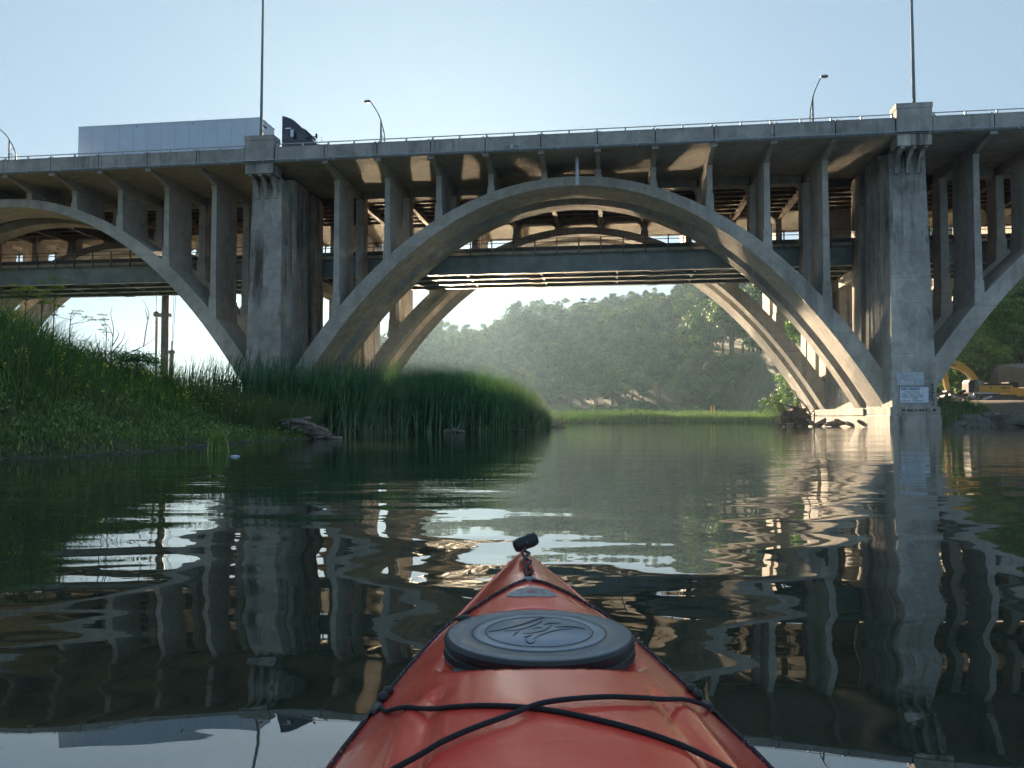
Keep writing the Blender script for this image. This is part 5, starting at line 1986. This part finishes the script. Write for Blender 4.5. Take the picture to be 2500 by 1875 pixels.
# ------------------------------------------------------------------ tall umbel plants, dead shrub, elder bush and the steel mast
M['umbel'] = leafy('umbel_green', (0.16, 0.20, 0.04), (0.36, 0.38, 0.09), 0.35, 2)
M['stem'] = plain('plant_stem', (0.06, 0.09, 0.035), 0.7, 0, 0.3, 12)


def umbel(px_, py_, Yd, h, n, label, mat='umbel', spread=0.28):
    x = (px_ - 1250) / 1876 * Yd
    z = CAM_H + (1019.5 - py_) / 1876 * Yd
    r = empty('umbel_plant', (x, Yd, z))
    tag(r, label, 'plant', 'tall flowering plants on the bank')
    zb = float(ground_z(np.array([x]), np.array([Yd]))[0]) - z
    MB().tube([(0, 0, zb - 0.1), (0.01, 0, 0), (0.02, 0.01, h * 0.6)], [0.014, 0.012, 0.006], 6).build('stem', M['stem'], r)
    for i in range(n):
        a = random.uniform(0, 6.28)
        z0 = h * random.uniform(0.05, 0.6)
        rr = spread * random.uniform(0.4, 1.2)
        tip = Vector((math.cos(a) * rr, math.sin(a) * rr * 0.6, z0 + h * random.uniform(0.2, 0.42)))
        st_ = MB().tube([(0.01, 0, z0), (tip.x * 0.6, tip.y * 0.6, z0 + (tip.z - z0) * 0.5), tuple(tip)], [0.006, 0.005, 0.003], 5).build('stalk', M['stem'], r)
        k = 90
        q = rng.normal(0, 1, (k, 2))
        q /= np.maximum(1, np.linalg.norm(q, axis=1, keepdims=True) / 1.0)
        ur = random.uniform(0.075, 0.125)
        C_ = np.stack([tip.x + q[:, 0] * ur, tip.y + q[:, 1] * ur, tip.z + 0.025 - 0.22 * ur * (q ** 2).sum(1) + rng.normal(0, 0.006, k)], 1)
        Vq, Fq = leaf_quads(C_, np.tile([0, 0, 1.0], (k, 1)) + rng.normal(0, 0.3, (k, 3)), 0.019)
        _me = np_mesh('flower_head', Vq, Fq)
        add_tint(_me, np.repeat(rng.uniform(0.4, 0.9, len(Fq)), 4))
        link_mesh('flower_head', _me, M[mat], st_)


umbel(125, 785, 17.0, 1.0, 15, 'tall yellow-green umbel plant with many flat flower heads, the fullest one')
umbel(55, 770, 16.0, 0.75, 10, 'yellow-green umbel plant of middle height on the mound')
umbel(95, 780, 17.5, 0.8, 7, 'slender umbel plant between the two fuller ones')
umbel(165, 800, 18.0, 0.5, 5, 'leaning umbel plant with few small heads', 'umbel', 0.5)
umbel(255, 830, 21.5, 0.75, 6, 'faded umbel plant standing in the bare shrub', 'grass_pale')

ds = empty('bare_shrub', ((255 - 1250) / 1876 * 23, 23.0, 2.6))
tag(ds, 'leafless twiggy shrub against the bright sky on the bank', 'shrub')
for pts in ([(0.1, 0, -0.5), (0.16, 0, 0.4), (0.18, 0, 0.85), (0.10, 0, 1.25), (0.14, 0, 1.5)], [(-0.2, 0, -0.4), (-0.35, 0, 0.15), (-0.55, 0, 0.45), (-0.75, 0, 0.6)], [(0.15, 0, 0.1), (0.5, 0, 0.45), (0.62, 0, 0.75)], [(0.12, 0, 0.0), (0.4, 0, 0.15), (0.75, 0, 0.55)],
            [(0.0, 0, -0.3), (-0.2, 0, 0.3), (-0.28, 0, 0.7)], [(0.5, 0, 0.0), (1.1, 0, 0.3), (1.6, 0, 0.62)], [(1.1, 0, 0.3), (1.18, 0, 0.9), (1.25, 0, 1.3), (1.05, 0, 1.72)], [(1.22, 0, 1.1), (1.12, 0, 1.45)], [(0.17, 0, 0.6), (0.05, 0, 0.95)], [(0.16, 0, 0.3), (0.34, 0, 0.62), (0.3, 0, 0.8)]):
    P_ = [(a, bq + 0.08 * math.sin(7 * a), c_) for a, bq, c_ in pts]
    q = spline(P_, 12)
    MB().tube(q, [0.018 - 0.014 * j / (len(q) - 1) for j in range(len(q))], 5).build('twig', M['wood_grey'], ds)
eb = empty('elder_bush', ((330 - 1250) / 1876 * 23.5, 23.5, 2.35))
tag(eb, 'leafy elder bush poking above the grass beside the bare shrub', 'shrub')
MB().tube([(0, 0, -0.5), (0.05, 0, 0.2), (0.1, 0, 0.45)], [0.03, 0.02, 0.01], 5).build('stem', M['bark'], eb)
cc = np.concatenate([rng.normal(0, 1, (70, 3)) * np.array([0.16, 0.15, 0.07]) + np.array([random.uniform(-0.6, 0.6), random.uniform(-0.3, 0.3), 0.35 - 0.25 * random.random()]) for _ in range(14)])
Vq, Fq = leaf_quads(cc, rng.normal(0, 0.5, cc.shape) + np.array([0, 0, 1.0]), 0.05)
_me = np_mesh('leaves', Vq, Fq)
add_tint(_me, np.repeat(rng.uniform(0.3, 0.9, len(Fq)), 4))
link_mesh('leaves', _me, M['grass_dark'], eb)

M['mast'] = plain('mast_dark', (0.06, 0.066, 0.075), 0.6, 0, 0.2, 2.0, 0.3)
ms = empty('steel_mast', (-40.8, 90.0, 0.0))
tag(ms, 'thick dark steel mast with a side bracket standing beyond the left arch', 'mast')
MB().tube([(0, 0, 0), (0, 0, 8), (0, 0, 22)], [0.46, 0.44, 0.42], 14).build('pole', M['mast'], ms, True)
MB().box(-1.0, 0.6, -0.3, 0.3, 12.6, 13.0).build('bracket', M['lamp_metal'], ms)
MB().lathe([(0.1, -0.35), (0.34, -0.2), (0.34, 0.2), (0.1, 0.35)], 12, (-1.05, 0, 12.9)).build('pulley', M['lamp_metal'], ms)
MB().tube([(-0.98, 0, 3.0), (-1.0, 0, 12.5)], 0.16, 8).build('ram', M['galv'], ms)
MB().tube([(-1.1, 0, 12.8), (-1.1, 0, 21.5)], 0.03, 5).build('cable', M['rubber'], ms)
m2 = empty('hoist_post', (-39.5, 89.0, 0.0))
tag(m2, 'short thin post with a collar and cables rising from it beside the mast', 'post')
MB().tube([(0, 0, 0), (0, 0, 8.2)], 0.22, 10).build('post', M['lamp_metal'], m2)
MB().lathe([(0.2, 0), (0.4, 0.1), (0.4, 0.35), (0.2, 0.5)], 10, (0, 0, 8.1)).build('collar', M['lamp_metal'], m2)
MB().tube([(0, 0, 8.4), (0, 0, 9.6)], 0.1, 8).build('tip', M['lamp_metal'], m2)
for dx in (0.0, 0.35):
    MB().tube([(dx * 0.3, 0, 9.4), (dx + 0.25, 0, 21)], 0.025, 5).build('cable', M['rubber'], m2)

# ------------------------------------------------------------------ construction machines and shore works on the right bank
M['yellow'] = plain('machine_yellow', (0.58, 0.36, 0.07), 0.45, 0, 0.12, 1.5, 0.4)
M['machine_grey'] = plain('machine_grey', (0.10, 0.12, 0.14), 0.5, 0, 0.15, 2)
M['machine_black'] = plain('machine_black', (0.03, 0.03, 0.032), 0.6, 0, 0.25, 3)
M['track'] = plain('track_steel', (0.13, 0.115, 0.10), 0.7, 0.2, 0.3, 4)
M['cab_glass'] = plain('cab_glass', (0.10, 0.16, 0.18), 0.08, 0, 0.1, 2, 0.8, 0.0)
X = empty('excavator', (47.8, 78.0, 2.22))
tag(X, 'yellow tracked excavator with grey cab parked on the right bank', 'excavator')


def track_shape(x0, x1, y0, y1, h):
    pts = []
    r0 = h / 2
    for t in np.linspace(PI / 2, 3 * PI / 2, 9):
        pts.append((x0 + r0 + r0 * math.cos(t), r0 + r0 * math.sin(t)))
    for t in np.linspace(-PI / 2, PI / 2, 9):
        pts.append((x1 - r0 + r0 * math.cos(t), r0 + r0 * math.sin(t)))
    return MB().prism(pts, 'y', y0, y1)


for y0 in (-1.45, 0.85):
    tk = track_shape(-2.15, 2.75, y0, y0 + 0.6, 0.78).build('track', M['track'], X)
    MB().box(-1.5, 2.1, y0 - 0.03, y0 + 0.63, 0.18, 0.60).build('track_frame', M['machine_grey'], tk)
    for i in range(16):
        MB().box(-1.75 + i * 0.27, -1.66 + i * 0.27, y0 - 0.04, y0 + 0.64, 0.76, 0.82).build('track_shoe', M['track'], tk)
MB().box(-0.7, 1.3, -0.85, 0.85, 0.35, 0.92).build('undercarriage', M['machine_black'], X)
house = MB().prism([(-1.2, -1.3), (2.0, -1.3), (2.42, -1.0), (2.5, 0.0), (2.42, 1.0), (2.0, 1.3), (-1.2, 1.3)], 'z', 1.04, 1.74).build('house', M['yellow'], X)
MB().box(-0.5, 2.2, -1.1, 1.1, 1.743, 1.95).build('engine_hood', M['machine_black'], house)
MB().box(0.0, 1.2, -0.8, 0.8, 1.953, 2.02).build('hood_top', M['machine_grey'], house)
MB().box(-2.2, 0.6, -1.34, -1.302, 0.90, 1.02).build('side_skirt', M['trailer'], house)
MB().box(-1.2, -1.16, -1.32, -1.302, 1.06, 1.70).build('panel_seam', M['machine_black'], house)
text_mesh('lettering', 'KOBELCO', 0.24, M['machine_black'], house, (1.05, -1.306, 1.42), width=0.78, bold=0.008)
text_mesh('lettering', 'SK', 0.18, M['machine_black'], house, (-0.05, -1.306, 1.46), width=0.25, bold=0.006)
cabx = MB().prism([(-2.2, 1.05), (-2.2, 2.0), (-2.02, 2.30), (-0.68, 2.30), (-0.64, 1.75), (-1.2, 1.74), (-1.2, 1.05)], 'y', -1.30, -0.2).build('cab', M['machine_grey'], X)
MB().prism([(-2.12, 1.45), (-2.12, 1.98), (-1.96, 2.2), (-1.55, 2.2), (-1.55, 1.45)], 'y', -1.318, -1.298).build('cab_window', M['machine_black'], cabx)
MB().prism([(-1.32, 1.78), (-1.32, 2.2), (-0.86, 2.2), (-0.74, 1.78)], 'y', -1.318, -1.298).build('cab_window', M['cab_glass'], cabx)
MB().prism([(-2.1, 1.12), (-2.1, 1.38), (-1.6, 1.38), (-1.75, 1.12)], 'y', -1.318, -1.298).build('cab_window', M['machine_black'], cabx)
boom = [(-0.35, 1.75), (-0.55, 2.55), (-1.0, 3.22), (-1.95, 4.02), (-3.05, 4.36), (-4.15, 4.30), (-4.25, 4.02), (-3.4, 3.72), (-2.2, 3.32), (-1.85, 3.05), (-1.1, 2.35), (-0.75, 1.75)]
bo = MB().prism(boom, 'y', -0.25, 0.2).build('boom', M['yellow'], X)
text_mesh('lettering', 'KOBELCO', 0.24, M['machine_black'], bo, (-3.45, -0.256, 3.78), width=0.75, bold=0.008)
MB().tube([(-0.62, -0.32, 2.6), (-1.1, -0.32, 3.35), (-1.9, -0.32, 3.95)], 0.035, 6).build('hose', M['rubber'], bo)
MB().tube([(-1.55, -0.30, 2.25), (-1.85, -0.30, 3.2)], 0.06, 8).build('cylinder_rod', M['chrome'], X)
MB().tube([(-1.3, -0.30, 1.7), (-1.55, -0.30, 2.3)], 0.10, 8).build('cylinder', M['yellow'], X)
stk = MB().prism([(-4.3, 4.35), (-3.85, 4.2), (-3.55, 2.6), (-3.42, 1.2), (-3.75, 1.1), (-4.05, 2.6)], 'y', -0.2, 0.15).build('stick', M['yellow'], X)
MB().tube([(-4.15, -0.02, 2.3), (-4.05, -0.02, 3.2), (-3.95, -0.02, 3.9)], 0.09, 8).build('stick_cylinder', M['machine_black'], stk)
MB().prism([(-3.9, 1.25), (-3.3, 1.2), (-3.15, 0.5), (-3.4, 0.05), (-4.0, 0.02), (-4.25, 0.6)], 'y', -0.5, 0.45).build('bucket', M['machine_black'], X)

D = empty('tracked_loader', (53.2, 82.0, 2.22))
tag(D, 'second yellow machine with a black rear partly hidden behind the excavator', 'loader')
track_shape(-1.6, 1.9, -0.9, -0.4, 0.8).build('track', M['track'], D)
track_shape(-1.6, 1.9, 0.5, 1.0, 0.8).build('track', M['track'], D)
MB().prism([(-1.5, 0.8), (1.2, 0.8), (1.0, 1.6), (-0.4, 1.75), (-1.5, 1.5)], 'y', -0.85, 0.95).build('body', M['yellow'], D)
MB().box(0.9, 2.1, -0.8, 0.9, 0.95, 1.75).build('engine', M['machine_black'], D)
MB().box(-0.5, 0.5, -0.6, 0.7, 1.70, 2.3).build('cab', M['machine_black'], D)

# heap of dark scrap timber and pipe between pier and excavator
sc = empty('scrap_heap', (43.4, 75.0, 2.15))
tag(sc, 'low heap of dark scrap timber and pipe between the pier and the excavator', 'scrap')
for i in range(34):
    a = random.uniform(0, PI)
    c0 = Vector((random.uniform(-4.2, 2.6), random.uniform(-0.8, 0.8), random.uniform(0.1, 1.1)))
    d = Vector((math.cos(a), math.sin(a) * 0.4, random.uniform(-0.25, 0.35))) * random.uniform(0.4, 1.2)
    MB().bar(c0 - d, c0 + d, random.uniform(0.08, 0.25), random.uniform(0.08, 0.3)).build('scrap_piece', (M['machine_black'], M['wood_dark'], M['wood_grey'], M['trailer'])[i % 4 if i % 7 else 3], sc)

# fabric silt barrier, roll, floats and stakes
M['fabric'] = plain('silt_fabric', (0.42, 0.45, 0.48), 0.8, 0, 0.2, 2.0)
M['roll'] = plain('roll_fabric', (0.62, 0.40, 0.34), 0.75, 0, 0.35, 1.6)
M['orange'] = plain('safety_orange', (0.75, 0.20, 0.03), 0.6, 0, 0.1, 3)
M['float_yellow'] = plain('float_yellow', (0.62, 0.42, 0.03), 0.5, 0, 0.1, 3)
sf = empty('silt_barrier', (37.5, 60.4, 0.55))
tag(sf, 'pale grey fabric silt barrier on dark stakes along the right shore', 'barrier')
vs, fs = [], []
nn = 60
for i in range(nn):
    t = i / (nn - 1)
    x = 6.5 * t
    w_ = 0.10 * math.sin(t * 34) + 0.05 * math.sin(t * 71)
    vs += [(x, 0.30 * x - 0.25 + w_, -0.15), (x, 0.30 * x - 0.05 + w_ * 0.6, 0.25), (x, 0.30 * x + 0.0 + w_ * 0.2, 0.52 + 0.04 * math.sin(t * 20))]
for i in range(nn - 1):
    for k in range(2):
        fs.append((i * 3 + k, (i + 1) * 3 + k, (i + 1) * 3 + k + 1, i * 3 + k + 1))
MB().add(vs, fs).build('fabric', M['fabric'], sf, True)
for i in range(9):
    x = 0.2 + i * 0.76
    MB().box(x - 0.03, x + 0.03, 0.30 * x - 0.40, 0.30 * x - 0.34, -0.5, 0.60).build('stake', M['wood_dark'], sf)
ro = empty('fabric_roll', (36.6, 62.0, 1.25))
tag(ro, 'long sagging pinkish fabric roll with an orange end lying on the bank', 'fabric roll')
pts = [(6.8 * t, 1.9 * t + 0.1 * math.sin(9 * t), 0.10 * math.sin(11 * t) + 0.04 * math.sin(31 * t)) for t in np.linspace(0.12, 1, 40)]
MB().tube(pts, [0.10 + 0.13 * (i / 39) + 0.03 * math.sin(i * 1.7) for i in range(40)], 10).build('roll', M['roll'], ro, True)
MB().tube([(0.0, 0.0, 0.05), (0.45, 0.12, 0.08), (0.95, 0.26, 0.02)], [0.06, 0.11, 0.10], 9).build('roll_end', M['orange'], ro, True)
o = MB().lathe([(0.03, -0.22), (0.2, -0.12), (0.24, 0.02), (0.17, 0.17), (0.03, 0.23)], 14).build('marker_buoy', M['orange'], None, True)
o.location = (42.3, 64.6, 1.95)
tag(o, 'bright orange marker ball on the bank above the fabric roll', 'buoy')
o = MB().tube(spline([(-1.6, 0, 0.0), (0, 0.1, 0.02), (1.4, 0.4, 0.0), (3.0, 0.9, 0.0)], 16), 0.14, 10).build('float_boom', M['float_yellow'], None, True)
o.location = (41.2, 60.0, 0.32)
tag(o, 'yellow floating boom at the edge of the right bank', 'float')
# grey rock slope at the far right
gs = rock_mesh(7.5, 4.0, 6.0, 900, 0.2).build('rock_outcrop', M['rock'])
gs.location = (63.5, 92.5, 1.5)
tag(gs, 'bare grey rock slope behind the excavator', 'rock slope')
# two survey stakes in the marsh grass
for (x, ) in ((28.0,), (28.4,)):
    o = MB().box(-0.05, 0.05, -0.05, 0.05, 0.0, 2.1).build('survey_stake', M['float_yellow'])
    o.location = (x, 108.0, 0.3)
    tag(o, 'yellow survey stake standing in the marsh grass', 'stake', 'stakes in the marsh')
# ------------------------------------------------------------------ the sunlit evening haze over the river
hm = bpy.data.materials.new('haze')
hm.use_nodes = True
nt = hm.node_tree
nt.nodes.clear()
out = N(nt, 'ShaderNodeOutputMaterial')
pv = N(nt, 'ShaderNodeVolumePrincipled')
pv.inputs['Color'].default_value = (0.52, 0.79, 1.0, 1)
pv.inputs['Density'].default_value = 0.00015
pv.inputs['Anisotropy'].default_value = 0.5
nt.links.new(pv.outputs[0], out.inputs['Volume'])
hz = MB().box(-1000, 1500, -350, 1500, -3.0, 66.0).build('haze', hm)
tag(hz, 'thin bluish evening haze hanging over the river', kind='stuff')
